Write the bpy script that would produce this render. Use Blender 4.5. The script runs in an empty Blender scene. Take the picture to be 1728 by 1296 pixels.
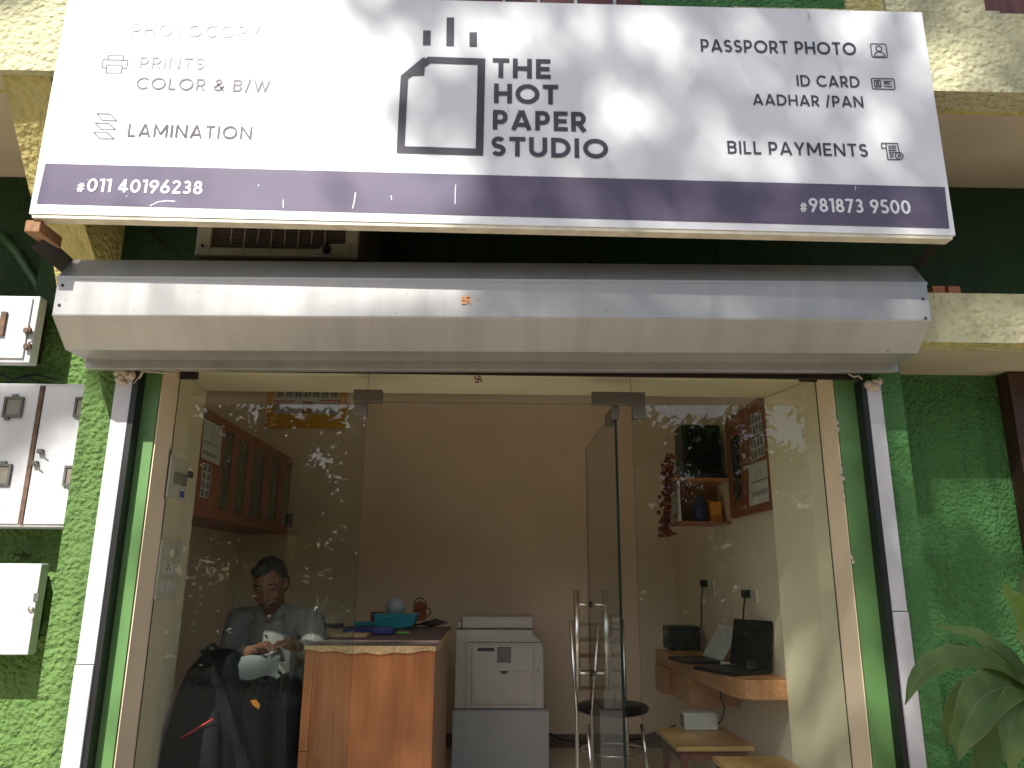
import bpy, math, random
from mathutils import Vector, Matrix

# ------------------------------------------------------------------ camera, sky, sun, exposure
scene = bpy.context.scene
col = scene.collection
F = 1268.3                                   # focal length in pixels of the 1728 x 1296 photograph
_u = Vector((32, 4961, -F)).normalized()
_w = Vector((-36, -324, -F)); _w = (_w - _u * _w.dot(_u)).normalized()
_x = _w.cross(_u)
ROT = Matrix((_x, _w, _u))                   # camera axes -> world axes
CAM = Vector((0, 0, 1.21))
cd = bpy.data.cameras.new('camera'); cam = bpy.data.objects.new('camera', cd); col.objects.link(cam)
cam.matrix_world = Matrix.Translation(CAM) @ ROT.to_4x4()
cd.sensor_width = 36; cd.lens = F / 1728 * 36; cd.clip_start = 0.05; cd.clip_end = 500
scene.camera = cam

SUN = Vector((-0.364, -1.0, 1.0)).normalized()      # towards the sun
world = bpy.data.worlds.new("World"); scene.world = world; world.use_nodes = True
wn = world.node_tree.nodes; bg = wn['Background']
sky = wn.new('ShaderNodeTexSky'); sky.sky_type = 'NISHITA'; sky.sun_disc = False
sky.sun_elevation = math.asin(SUN.z); sky.sun_rotation = math.atan2(SUN.x, SUN.y)
sky.air_density = 1.0; sky.dust_density = 2.0
world.node_tree.links.new(sky.outputs[0], bg.inputs[0]); bg.inputs[1].default_value = 0.078
sl = bpy.data.lights.new('sun', 'SUN'); sl.energy = 4.0; sl.angle = math.radians(0.6); sl.color = (1.0, 0.95, 0.87)
so = bpy.data.objects.new('sun', sl); col.objects.link(so)
so.rotation_euler = SUN.to_track_quat('Z', 'Y').to_euler()
scene.view_settings.view_transform = 'Standard'; scene.view_settings.look = 'None'
scene.view_settings.exposure = 1.0; scene.view_settings.gamma = 1
scene.cycles.max_bounces = 10; scene.cycles.diffuse_bounces = 6; scene.cycles.transparent_max_bounces = 24

rnd = random.Random(7)
R = math.radians

def ray(px, py):
    d = ROT @ Vector((px - 864, 648 - py, -F)); return d / d.y
def P(px, py, Y): return CAM + ray(px, py) * Y
def PX(px, py, X):
    d = ray(px, py); return CAM + d * (X / d.x)
def PZ(px, py, Z):
    d = ray(px, py); return CAM + d * ((Z - CAM.z) / d.z)

# ------------------------------------------------------------------ materials
def new_mat(name):
    m = bpy.data.materials.new(name); m.use_nodes = True
    nt = m.node_tree; return m, nt, nt.nodes['Principled BSDF']
def mat(name, color, rough=0.6, metal=0.0, var=0.0, vscale=8.0, bump=0.0, bscale=60.0, spec=0.5, stretch=None, detail=4):
    """plain surface with noise variation of tone, optional bump"""
    m, nt, b = new_mat(name)
    b.inputs['Roughness'].default_value = rough; b.inputs['Metallic'].default_value = metal
    b.inputs['Specular IOR Level'].default_value = spec
    c = (*color, 1)
    b.inputs['Base Color'].default_value = c
    tc = nt.nodes.new('ShaderNodeTexCoord'); mp = nt.nodes.new('ShaderNodeMapping')
    nt.links.new(tc.outputs['Object'], mp.inputs[0])
    if stretch: mp.inputs['Scale'].default_value = stretch
    if var:
        n = nt.nodes.new('ShaderNodeTexNoise'); n.inputs['Scale'].default_value = vscale; n.inputs['Detail'].default_value = detail
        nt.links.new(mp.outputs[0], n.inputs['Vector'])
        r = nt.nodes.new('ShaderNodeValToRGB')
        r.color_ramp.elements[0].position = 0.3; r.color_ramp.elements[1].position = 0.7
        r.color_ramp.elements[0].color = tuple(x * (1 - var) for x in color) + (1,)
        r.color_ramp.elements[1].color = tuple(min(1, x * (1 + var)) for x in color) + (1,)
        nt.links.new(n.outputs[0], r.inputs[0]); nt.links.new(r.outputs[0], b.inputs['Base Color'])
        if rough > 0.1:
            mr = nt.nodes.new('ShaderNodeMapRange'); mr.inputs[3].default_value = rough * 0.85; mr.inputs[4].default_value = min(1, rough * 1.15)
            nt.links.new(n.outputs[0], mr.inputs[0]); nt.links.new(mr.outputs[0], b.inputs['Roughness'])
    if bump:
        n2 = nt.nodes.new('ShaderNodeTexNoise'); n2.inputs['Scale'].default_value = bscale; n2.inputs['Detail'].default_value = 5
        nt.links.new(mp.outputs[0], n2.inputs['Vector'])
        bp = nt.nodes.new('ShaderNodeBump'); bp.inputs['Strength'].default_value = bump; bp.inputs['Distance'].default_value = 0.01
        nt.links.new(n2.outputs[0], bp.inputs['Height']); nt.links.new(bp.outputs[0], b.inputs['Normal'])
    return m
def stucco(name, color, dark, scale=75, strength=1.0, dist=0.012, grime=0.5):
    """rough-cast plaster: lumpy bump, tone variation and damp stains"""
    m, nt, b = new_mat(name); L = nt.links
    b.inputs['Roughness'].default_value = 0.75; b.inputs['Specular IOR Level'].default_value = 0.3
    tc = nt.nodes.new('ShaderNodeTexCoord')
    n = nt.nodes.new('ShaderNodeTexNoise'); n.inputs['Scale'].default_value = scale; n.inputs['Detail'].default_value = 3; n.inputs['Roughness'].default_value = 0.55
    v = nt.nodes.new('ShaderNodeTexVoronoi'); v.inputs['Scale'].default_value = scale * 0.8; v.feature = 'SMOOTH_F1'
    for k in (n, v): L.new(tc.outputs['Object'], k.inputs['Vector'])
    ad = nt.nodes.new('ShaderNodeMath'); ad.operation = 'SUBTRACT'; L.new(n.outputs[0], ad.inputs[0]); L.new(v.outputs['Distance'], ad.inputs[1])
    lf = nt.nodes.new('ShaderNodeTexNoise'); lf.inputs['Scale'].default_value = scale * .16; lf.inputs['Detail'].default_value = 3; L.new(tc.outputs['Object'], lf.inputs['Vector'])
    lm = nt.nodes.new('ShaderNodeMath'); lm.operation = 'MULTIPLY_ADD'; lm.inputs[1].default_value = 0.8; L.new(lf.outputs[0], lm.inputs[0]); L.new(ad.outputs[0], lm.inputs[2])
    bp = nt.nodes.new('ShaderNodeBump'); bp.inputs['Strength'].default_value = strength; bp.inputs['Distance'].default_value = dist
    L.new(lm.outputs[0], bp.inputs['Height']); L.new(bp.outputs[0], b.inputs['Normal'])
    g = nt.nodes.new('ShaderNodeTexNoise'); g.inputs['Scale'].default_value = 1.6; g.inputs['Detail'].default_value = 6; L.new(tc.outputs['Object'], g.inputs['Vector'])
    r = nt.nodes.new('ShaderNodeValToRGB'); r.color_ramp.elements[0].position = 0.32; r.color_ramp.elements[1].position = 0.62
    r.color_ramp.elements[0].color = (*[a + (c - a) * (1 - grime) for a, c in zip(dark, color)], 1); r.color_ramp.elements[1].color = (*color, 1)
    L.new(g.outputs[0], r.inputs[0])
    mp = nt.nodes.new('ShaderNodeMapping'); mp.inputs['Scale'].default_value = (9, 9, 0.7); L.new(tc.outputs['Object'], mp.inputs[0])
    dr = nt.nodes.new('ShaderNodeTexNoise'); dr.inputs['Scale'].default_value = 1.0; dr.inputs['Detail'].default_value = 7; L.new(mp.outputs[0], dr.inputs['Vector'])
    rr = nt.nodes.new('ShaderNodeMapRange'); rr.inputs[1].default_value = 0.52; rr.inputs[2].default_value = 0.72; rr.inputs[3].default_value = 0; rr.inputs[4].default_value = grime; L.new(dr.outputs[0], rr.inputs[0])
    mx = nt.nodes.new('ShaderNodeMix'); mx.data_type = 'RGBA'; L.new(rr.outputs[0], mx.inputs[0]); L.new(r.outputs[0], mx.inputs[6]); mx.inputs[7].default_value = (*[c * .55 for c in dark], 1)
    L.new(mx.outputs[2], b.inputs['Base Color'])
    pv = nt.nodes.new('ShaderNodeMapRange'); pv.inputs[1].default_value = 0.3; pv.inputs[2].default_value = 0.7; pv.inputs[3].default_value = strength * .55; pv.inputs[4].default_value = strength
    L.new(g.outputs[0], pv.inputs[0]); L.new(pv.outputs[0], bp.inputs['Strength'])
    return m
def sheet_metal(name, color, rough, metal):
    """painted sheet: dents, dusty vertical runs, fine scratches"""
    m, nt, b = new_mat(name); L = nt.links
    b.inputs['Metallic'].default_value = metal
    tc = nt.nodes.new('ShaderNodeTexCoord')
    def noise(scale, sc, det):
        mp = nt.nodes.new('ShaderNodeMapping'); mp.inputs['Scale'].default_value = sc; L.new(tc.outputs['Object'], mp.inputs[0])
        n = nt.nodes.new('ShaderNodeTexNoise'); n.inputs['Scale'].default_value = scale; n.inputs['Detail'].default_value = det; L.new(mp.outputs[0], n.inputs['Vector']); return n
    a = noise(1.0, (14, 2, 0.8), 8); c = noise(1.0, (1.5, 3, 6), 5); d = noise(2.2, (1, 1, 2), 2); sp = noise(38, (1, 1, 1), 2)
    r1 = nt.nodes.new('ShaderNodeValToRGB'); r1.color_ramp.elements[0].position = .36; r1.color_ramp.elements[1].position = .66
    r1.color_ramp.elements[0].color = (*[x * .84 for x in color], 1); r1.color_ramp.elements[1].color = (*[min(1, x * 1.06) for x in color], 1)
    ad = nt.nodes.new('ShaderNodeMath'); ad.operation = 'ADD'; L.new(a.outputs[0], ad.inputs[0]); L.new(c.outputs[0], ad.inputs[1])
    hf = nt.nodes.new('ShaderNodeMath'); hf.operation = 'MULTIPLY'; hf.inputs[1].default_value = .5; L.new(ad.outputs[0], hf.inputs[0]); L.new(hf.outputs[0], r1.inputs[0])
    ms = nt.nodes.new('ShaderNodeMapRange'); ms.inputs[1].default_value = .70; ms.inputs[2].default_value = .78; ms.inputs[4].default_value = .5; L.new(sp.outputs[0], ms.inputs[0])
    mx = nt.nodes.new('ShaderNodeMix'); mx.data_type = 'RGBA'; L.new(ms.outputs[0], mx.inputs[0]); L.new(r1.outputs[0], mx.inputs[6]); mx.inputs[7].default_value = (.16, .11, .07, 1)
    L.new(mx.outputs[2], b.inputs['Base Color'])
    mr = nt.nodes.new('ShaderNodeMapRange'); mr.inputs[3].default_value = rough * .8; mr.inputs[4].default_value = rough * 1.4; L.new(a.outputs[0], mr.inputs[0]); L.new(mr.outputs[0], b.inputs['Roughness'])
    bp = nt.nodes.new('ShaderNodeBump'); bp.inputs['Strength'].default_value = .12; bp.inputs['Distance'].default_value = .03; L.new(d.outputs[0], bp.inputs['Height']); L.new(bp.outputs[0], b.inputs['Normal'])
    return m
def wood(name, c1, c2, rough=0.4, axis=2, scale=3.0):
    m, nt, b = new_mat(name); L = nt.links
    tc = nt.nodes.new('ShaderNodeTexCoord'); mp = nt.nodes.new('ShaderNodeMapping'); L.new(tc.outputs['Object'], mp.inputs[0])
    s = [14, 14, 14]; s[axis] = 0.9; mp.inputs['Scale'].default_value = s
    n = nt.nodes.new('ShaderNodeTexNoise'); n.inputs['Scale'].default_value = scale; n.inputs['Detail'].default_value = 6; n.inputs['Distortion'].default_value = 0.6
    L.new(mp.outputs[0], n.inputs['Vector'])
    r = nt.nodes.new('ShaderNodeValToRGB'); r.color_ramp.elements[0].position = 0.3; r.color_ramp.elements[1].position = 0.7
    r.color_ramp.elements[0].color = (*c1, 1); r.color_ramp.elements[1].color = (*c2, 1)
    L.new(n.outputs[0], r.inputs[0]); L.new(r.outputs[0], b.inputs['Base Color'])
    b.inputs['Roughness'].default_value = rough
    return m
def glass_mat(name, dust=0.02, tint=(0.93, 0.96, 0.94)):
    """clear architectural glass with a film of dust"""
    m = bpy.data.materials.new(name); m.use_nodes = True; nt = m.node_tree; L = nt.links; nt.nodes.clear()
    out = nt.nodes.new('ShaderNodeOutputMaterial')
    tr = nt.nodes.new('ShaderNodeBsdfTransparent'); tr.inputs[0].default_value = (*tint, 1)
    gl = nt.nodes.new('ShaderNodeBsdfGlossy'); gl.inputs['Roughness'].default_value = 0.0
    df = nt.nodes.new('ShaderNodeBsdfDiffuse'); df.inputs[0].default_value = (0.6, 0.58, 0.52, 1)
    fr = nt.nodes.new('ShaderNodeFresnel'); fr.inputs[0].default_value = 1.52
    tc = nt.nodes.new('ShaderNodeTexCoord'); n = nt.nodes.new('ShaderNodeTexNoise'); n.inputs['Scale'].default_value = 3; n.inputs['Detail'].default_value = 8
    L.new(tc.outputs['Object'], n.inputs['Vector'])
    mr = nt.nodes.new('ShaderNodeMapRange'); mr.inputs[1].default_value = 0.35; mr.inputs[2].default_value = 0.75; mr.inputs[3].default_value = dust * 0.3; mr.inputs[4].default_value = dust
    L.new(n.outputs[0], mr.inputs[0])
    m1 = nt.nodes.new('ShaderNodeMixShader'); m2 = nt.nodes.new('ShaderNodeMixShader')
    ge = nt.nodes.new('ShaderNodeNewGeometry'); inv = nt.nodes.new('ShaderNodeMath'); inv.operation = 'SUBTRACT'; inv.inputs[0].default_value = 1; L.new(ge.outputs['Backfacing'], inv.inputs[1])
    d2 = nt.nodes.new('ShaderNodeMath'); d2.operation = 'ADD'; d2.inputs[1].default_value = 1; L.new(fr.outputs[0], d2.inputs[0])
    d3 = nt.nodes.new('ShaderNodeMath'); d3.operation = 'DIVIDE'; L.new(fr.outputs[0], d3.inputs[0]); L.new(d2.outputs[0], d3.inputs[1])
    x2 = nt.nodes.new('ShaderNodeMath'); x2.operation = 'MULTIPLY'; x2.inputs[1].default_value = 2; x2.use_clamp = True; L.new(d3.outputs[0], x2.inputs[0])
    mu = nt.nodes.new('ShaderNodeMath'); mu.operation = 'MULTIPLY'; L.new(x2.outputs[0], mu.inputs[0]); L.new(inv.outputs[0], mu.inputs[1])
    L.new(mu.outputs[0], m1.inputs[0]); L.new(tr.outputs[0], m1.inputs[1]); L.new(gl.outputs[0], m1.inputs[2])
    L.new(mr.outputs[0], m2.inputs[0]); L.new(m1.outputs[0], m2.inputs[1]); L.new(df.outputs[0], m2.inputs[2])
    L.new(m2.outputs[0], out.inputs[0]); return m
def foliage(name, c1, c2, scale=1.2, rough=0.5, trans=0.25):
    m, nt, b = new_mat(name); L = nt.links
    tc = nt.nodes.new('ShaderNodeTexCoord'); n = nt.nodes.new('ShaderNodeTexNoise'); n.inputs['Scale'].default_value = scale; n.inputs['Detail'].default_value = 6
    L.new(tc.outputs['Object'], n.inputs['Vector'])
    r = nt.nodes.new('ShaderNodeValToRGB'); r.color_ramp.elements[0].position = 0.35; r.color_ramp.elements[1].position = 0.65
    r.color_ramp.elements[0].color = (*c1, 1); r.color_ramp.elements[1].color = (*c2, 1)
    L.new(n.outputs[0], r.inputs[0]); L.new(r.outputs[0], b.inputs['Base Color'])
    b.inputs['Roughness'].default_value = rough
    tl = nt.nodes.new('ShaderNodeBsdfTranslucent'); L.new(r.outputs[0], tl.inputs[0])
    mx = nt.nodes.new('ShaderNodeMixShader'); mx.inputs[0].default_value = trans
    L.new(b.outputs[0], mx.inputs[1]); L.new(tl.outputs[0], mx.inputs[2]); L.new(mx.outputs[0], nt.nodes['Material Output'].inputs[0])
    return m

M = {}
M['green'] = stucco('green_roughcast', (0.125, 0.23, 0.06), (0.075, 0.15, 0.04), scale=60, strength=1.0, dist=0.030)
M['green_shade'] = stucco('green_roughcast_fine_shaded', (0.075, 0.22, 0.065), (0.045, 0.13, 0.04), scale=80, strength=1.0, dist=0.024)  # finer cast; colour is a darkened copy of the green for shaded walls
M['cream'] = stucco('cream_roughcast', (0.58, 0.56, 0.36), (0.42, 0.39, 0.21), scale=48, strength=1.0, dist=0.022, grime=0.3)
M['green_recess_shade'] = stucco('shade_darkened_green', (0.022, 0.055, 0.018), (0.012, 0.03, 0.01), scale=70, strength=0.7, dist=0.012)  # green darkened to paint in the shade of the upper recesses
M['ochre'] = stucco('ochre_roughcast', (0.62, 0.54, 0.22), (0.40, 0.33, 0.12), scale=55, strength=1.0, dist=0.02)
M['soffit'] = mat('soffit_plaster', (0.50, 0.44, 0.34), 0.85, var=0.12, vscale=2, bump=0.15, bscale=30)
M['green_smooth'] = mat('green_smooth_paint', (0.105, 0.23, 0.075), 0.45, var=0.12, vscale=5, bump=0.08, bscale=14)
M['jamb'] = mat('cream_jamb_paint', (0.78, 0.65, 0.46), 0.6, var=0.05, vscale=3, bump=0.04, bscale=10)
M['jamb2'] = mat('cream_inner_paint', (0.84, 0.75, 0.55), 0.55, var=0.06, vscale=2, bump=0.04, bscale=8)
M['roomwall'] = mat('room_wall_paint', (0.87, 0.735, 0.575), 0.6, var=0.07, vscale=1.5, bump=0.04, bscale=10)
M['ceil'] = mat('room_ceiling_paint', (0.86, 0.82, 0.74), 0.8, var=0.03)
M['floor'] = mat('room_floor_tile', (0.68, 0.62, 0.53), 0.3, var=0.1, vscale=6)
M['skirt'] = mat('skirting_tile', (0.16, 0.13, 0.11), 0.35, var=0.1)
M['sign'] = mat('sign_vinyl', (0.82, 0.83, 0.86), 0.40, var=0.015, vscale=1.4, spec=0.12, bump=0.02, bscale=3)
M['signband'] = mat('sign_band_print', (0.135, 0.118, 0.180), 0.42, var=0.10, vscale=3, spec=0.15, stretch=(1, 1, 3))
M['ink'] = mat('sign_ink', (0.075, 0.072, 0.095), 0.42, spec=0.15, var=0.05)
for k_, v_ in (('ink_a', .50), ('ink_b', .30), ('ink_c', .17), ('ink_d', .11)): M[k_] = mat('glare_paled_ink', (v_, v_ * .97, v_ * 1.03), 0.42, var=0.12, vscale=4, spec=0.15)  # inks for the left lettering, paled in steps to paint in sun glare
M['inklight'] = mat('sign_white_print', (0.78, 0.77, 0.80), 0.42, spec=0.5, var=0.02)
M['signedge'] = mat('sign_edge_strip', (0.66, 0.62, 0.50), 0.5, var=0.2, vscale=12)
M['hood'] = sheet_metal('hood_sheet', (0.40, 0.40, 0.395), 0.33, 0.35)
M['white_metal'] = mat('white_painted_rail', (0.50, 0.50, 0.53), 0.5, var=0.12, vscale=9, bump=0.05, bscale=25)
M['black'] = mat('black_plastic', (0.008, 0.009, 0.010), 0.45, var=0.1)
M['blackcloth'] = mat('black_nylon', (0.005, 0.007, 0.008), 0.7, spec=0.15, var=0.25, vscale=20, bump=0.2, bscale=160)
M['iron'] = mat('dark_iron', (0.035, 0.025, 0.022), 0.5, metal=0.3, var=0.3, vscale=20)
M['plank'] = wood('raw_timber', (0.20, 0.095, 0.045), (0.40, 0.22, 0.10), 0.7, axis=1)
M['beige'] = mat('ac_beige_paint', (0.50, 0.43, 0.30), 0.5, var=0.1, vscale=10)
M['acfin'] = mat('ac_fin', (0.16, 0.115, 0.085), 0.6, var=0.15, vscale=15)
M['acdark'] = mat('ac_dark_side', (0.09, 0.065, 0.045), 0.6, var=0.2)
M['greymetal'] = sheet_metal('grey_box_metal', (0.60, 0.61, 0.64), 0.42, 0.15)
M['pane'] = mat('meter_window_pane', (0.22, 0.20, 0.17), 0.15, var=0.15, vscale=20)
M['darkrim'] = mat('window_rim', (0.10, 0.10, 0.09), 0.5, var=0.3, vscale=30)
M['rust'] = mat('rusty_steel', (0.12, 0.07, 0.045), 0.75, var=0.4, vscale=30)
M['glass'] = glass_mat('shopfront_glass', 0.003)
M['glass_clear'] = glass_mat('door_glass', 0.004, (0.88, 0.93, 0.90))
M['glassedge'] = mat('glass_edge', (0.012, 0.022, 0.018), 0.15)
M['steel'] = mat('brushed_steel', (0.80, 0.77, 0.71), 0.3, metal=1.0, var=0.06, vscale=30)
M['patch'] = mat('satin_patch_steel', (0.20, 0.18, 0.155), 0.45, metal=0.6, var=0.06, vscale=12)
M['chrome'] = mat('chrome_tube', (0.86, 0.85, 0.82), 0.25, metal=1.0)
M['counter'] = wood('counter_laminate', (0.31, 0.10, 0.033), (0.45, 0.17, 0.062), 0.38, axis=2, scale=2.0)
M['countere'] = wood('counter_edge', (0.36, 0.2, 0.1), (0.46, 0.27, 0.14), 0.45, axis=2)
M['desk'] = wood('desk_laminate', (0.42, 0.18, 0.08), (0.60, 0.30, 0.14), 0.35, axis=1)
M['stool'] = wood('stool_top', (0.40, 0.22, 0.08), (0.58, 0.36, 0.14), 0.4, axis=0)
M['stooldark'] = wood('stool_frame', (0.13, 0.04, 0.03), (0.2, 0.07, 0.045), 0.45, axis=2)
M['cabwood'] = wood('cabinet_wood', (0.25, 0.075, 0.035), (0.34, 0.115, 0.055), 0.4, axis=2)
M['cabglass'] = mat('cabinet_green_glass', (0.085, 0.085, 0.065), 0.12, var=0.4, vscale=9)
M['lappaper'] = mat('grey_paper', (0.17, 0.19, 0.19), 0.7, var=0.1)
M['paper'] = mat('white_paper', (0.60, 0.60, 0.57), 0.7, var=0.04)
M['paperink'] = mat('grey_print', (0.20, 0.19, 0.18), 0.7, var=0.3, vscale=40)
M['printer'] = mat('printer_plastic', (0.62, 0.60, 0.53), 0.45, var=0.03)
M['printerd'] = mat('printer_dark_plastic', (0.07, 0.07, 0.07), 0.5)
M['lightgrey'] = mat('grey_laminate', (0.54, 0.56, 0.54), 0.45, var=0.04)
M['switch'] = mat('switch_plastic', (0.66, 0.63, 0.52), 0.4, var=0.03)
M['blue'] = mat('turquoise_plastic', (0.05, 0.36, 0.46), 0.35, var=0.1)
M['navy'] = mat('navy_cover', (0.03, 0.04, 0.18), 0.5, var=0.2)
M['garland'] = mat('dried_red_flowers', (0.17, 0.035, 0.02), 0.7, var=0.6, vscale=45)
M['red'] = mat('red_plastic', (0.50, 0.03, 0.03), 0.45, var=0.2, vscale=25)
M['terracotta'] = mat('terracotta', (0.42, 0.15, 0.07), 0.75, var=0.2, vscale=15, bump=0.1)
M['orange'] = mat('orange_print', (0.75, 0.27, 0.02), 0.5, var=0.1)
M['maroon'] = mat('maroon_print', (0.11, 0.025, 0.025), 0.5, var=0.1)
M['yellow'] = mat('yellow_print', (0.75, 0.42, 0.03), 0.55, var=0.1)
M['limegreen'] = mat('lime_plastic', (0.12, 0.42, 0.06), 0.4, var=0.1)
M['bluelab'] = mat('blue_sticker', (0.04, 0.11, 0.42), 0.4)
M['skin'] = mat('skin', (0.14, 0.062, 0.038), 0.55, var=0.12, vscale=14)
M['hair'] = mat('black_hair', (0.012, 0.010, 0.009), 0.5, bump=0.4, bscale=120, var=0.2)
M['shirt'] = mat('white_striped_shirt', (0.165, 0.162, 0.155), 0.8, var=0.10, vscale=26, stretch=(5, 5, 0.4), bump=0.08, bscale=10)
M['trouser'] = mat('dark_trousers', (0.006, 0.008, 0.010), 0.8, spec=0.15, var=0.2)
M['lace'] = mat('patterned_cloth', (0.16, 0.11, 0.10), 0.85, var=0.6, vscale=90)
M['lacetrim'] = mat('cream_lace_trim', (0.52, 0.36, 0.18), 0.85, var=0.35, vscale=140)
M['leaf'] = foliage('tree_leaf', (0.030, 0.065, 0.012), (0.085, 0.14, 0.025))
M['leaf2'] = foliage('hedge_leaf', (0.025, 0.05, 0.01), (0.09, 0.12, 0.02))
M['plantleaf'] = foliage('dracaena_leaf', (0.068, 0.130, 0.024), (0.120, 0.195, 0.045), scale=9, rough=0.5, trans=0.15)
def veins(m):
    nt = m.node_tree; L = nt.links; b = nt.nodes['Principled BSDF']; uv = nt.nodes.new('ShaderNodeUVMap'); uv.uv_map = 'UVMap'
    mp = nt.nodes.new('ShaderNodeMapping'); mp.inputs['Scale'].default_value = (16, .5, 1); L.new(uv.outputs[0], mp.inputs[0])
    n = nt.nodes.new('ShaderNodeTexNoise'); n.inputs['Scale'].default_value = 1.6; n.inputs['Detail'].default_value = 3; L.new(mp.outputs[0], n.inputs['Vector'])
    bp = nt.nodes.new('ShaderNodeBump'); bp.inputs['Strength'].default_value = .5; bp.inputs['Distance'].default_value = .004; L.new(n.outputs[0], bp.inputs['Height']); L.new(bp.outputs[0], b.inputs['Normal'])
    src = b.inputs['Base Color'].links[0].from_socket
    mx = nt.nodes.new('ShaderNodeMix'); mx.data_type = 'RGBA'; mx.blend_type = 'MULTIPLY'; mx.inputs[0].default_value = .55
    rp = nt.nodes.new('ShaderNodeMapRange'); rp.inputs[1].default_value = .3; rp.inputs[2].default_value = .7; rp.inputs[3].default_value = .5; rp.inputs[4].default_value = 1.35; L.new(n.outputs[0], rp.inputs[0])
    L.new(src, mx.inputs[6]); L.new(rp.outputs[0], mx.inputs[7]); L.new(mx.outputs[2], b.inputs['Base Color']); return m
veins(M['plantleaf'])
M['planttip'] = foliage('young_leaf', (0.13, 0.23, 0.03), (0.22, 0.32, 0.05), scale=5, rough=0.32, trans=0.3)
M['leafedge'] = mat('leaf_yellow_margin', (0.14, 0.16, 0.045), 0.5, var=0.3, vscale=9)
M['leafrib'] = mat('leaf_midrib', (0.105, 0.155, 0.05), 0.5)
M['bark'] = mat('bark', (0.13, 0.09, 0.06), 0.9, var=0.4, vscale=12, bump=0.6, bscale=25)
M['ground'] = mat('street_ground', (0.045, 0.042, 0.037), 1.0, spec=0.05, var=0.2, vscale=0.8, bump=0.2, bscale=12)
M['darkdoor'] = wood('dark_door_wood', (0.035, 0.016, 0.011), (0.07, 0.03, 0.02), 0.5)
M['house'] = mat('white_house_plaster', (0.62, 0.59, 0.52), 0.8, var=0.1)
M['clearplastic'] = mat('cloudy_plastic', (0.42, 0.45, 0.46), 0.2, var=0.1)
M['pvc'] = mat('green_painted_pipe', (0.03, 0.09, 0.03), 0.4, var=0.1)

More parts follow.
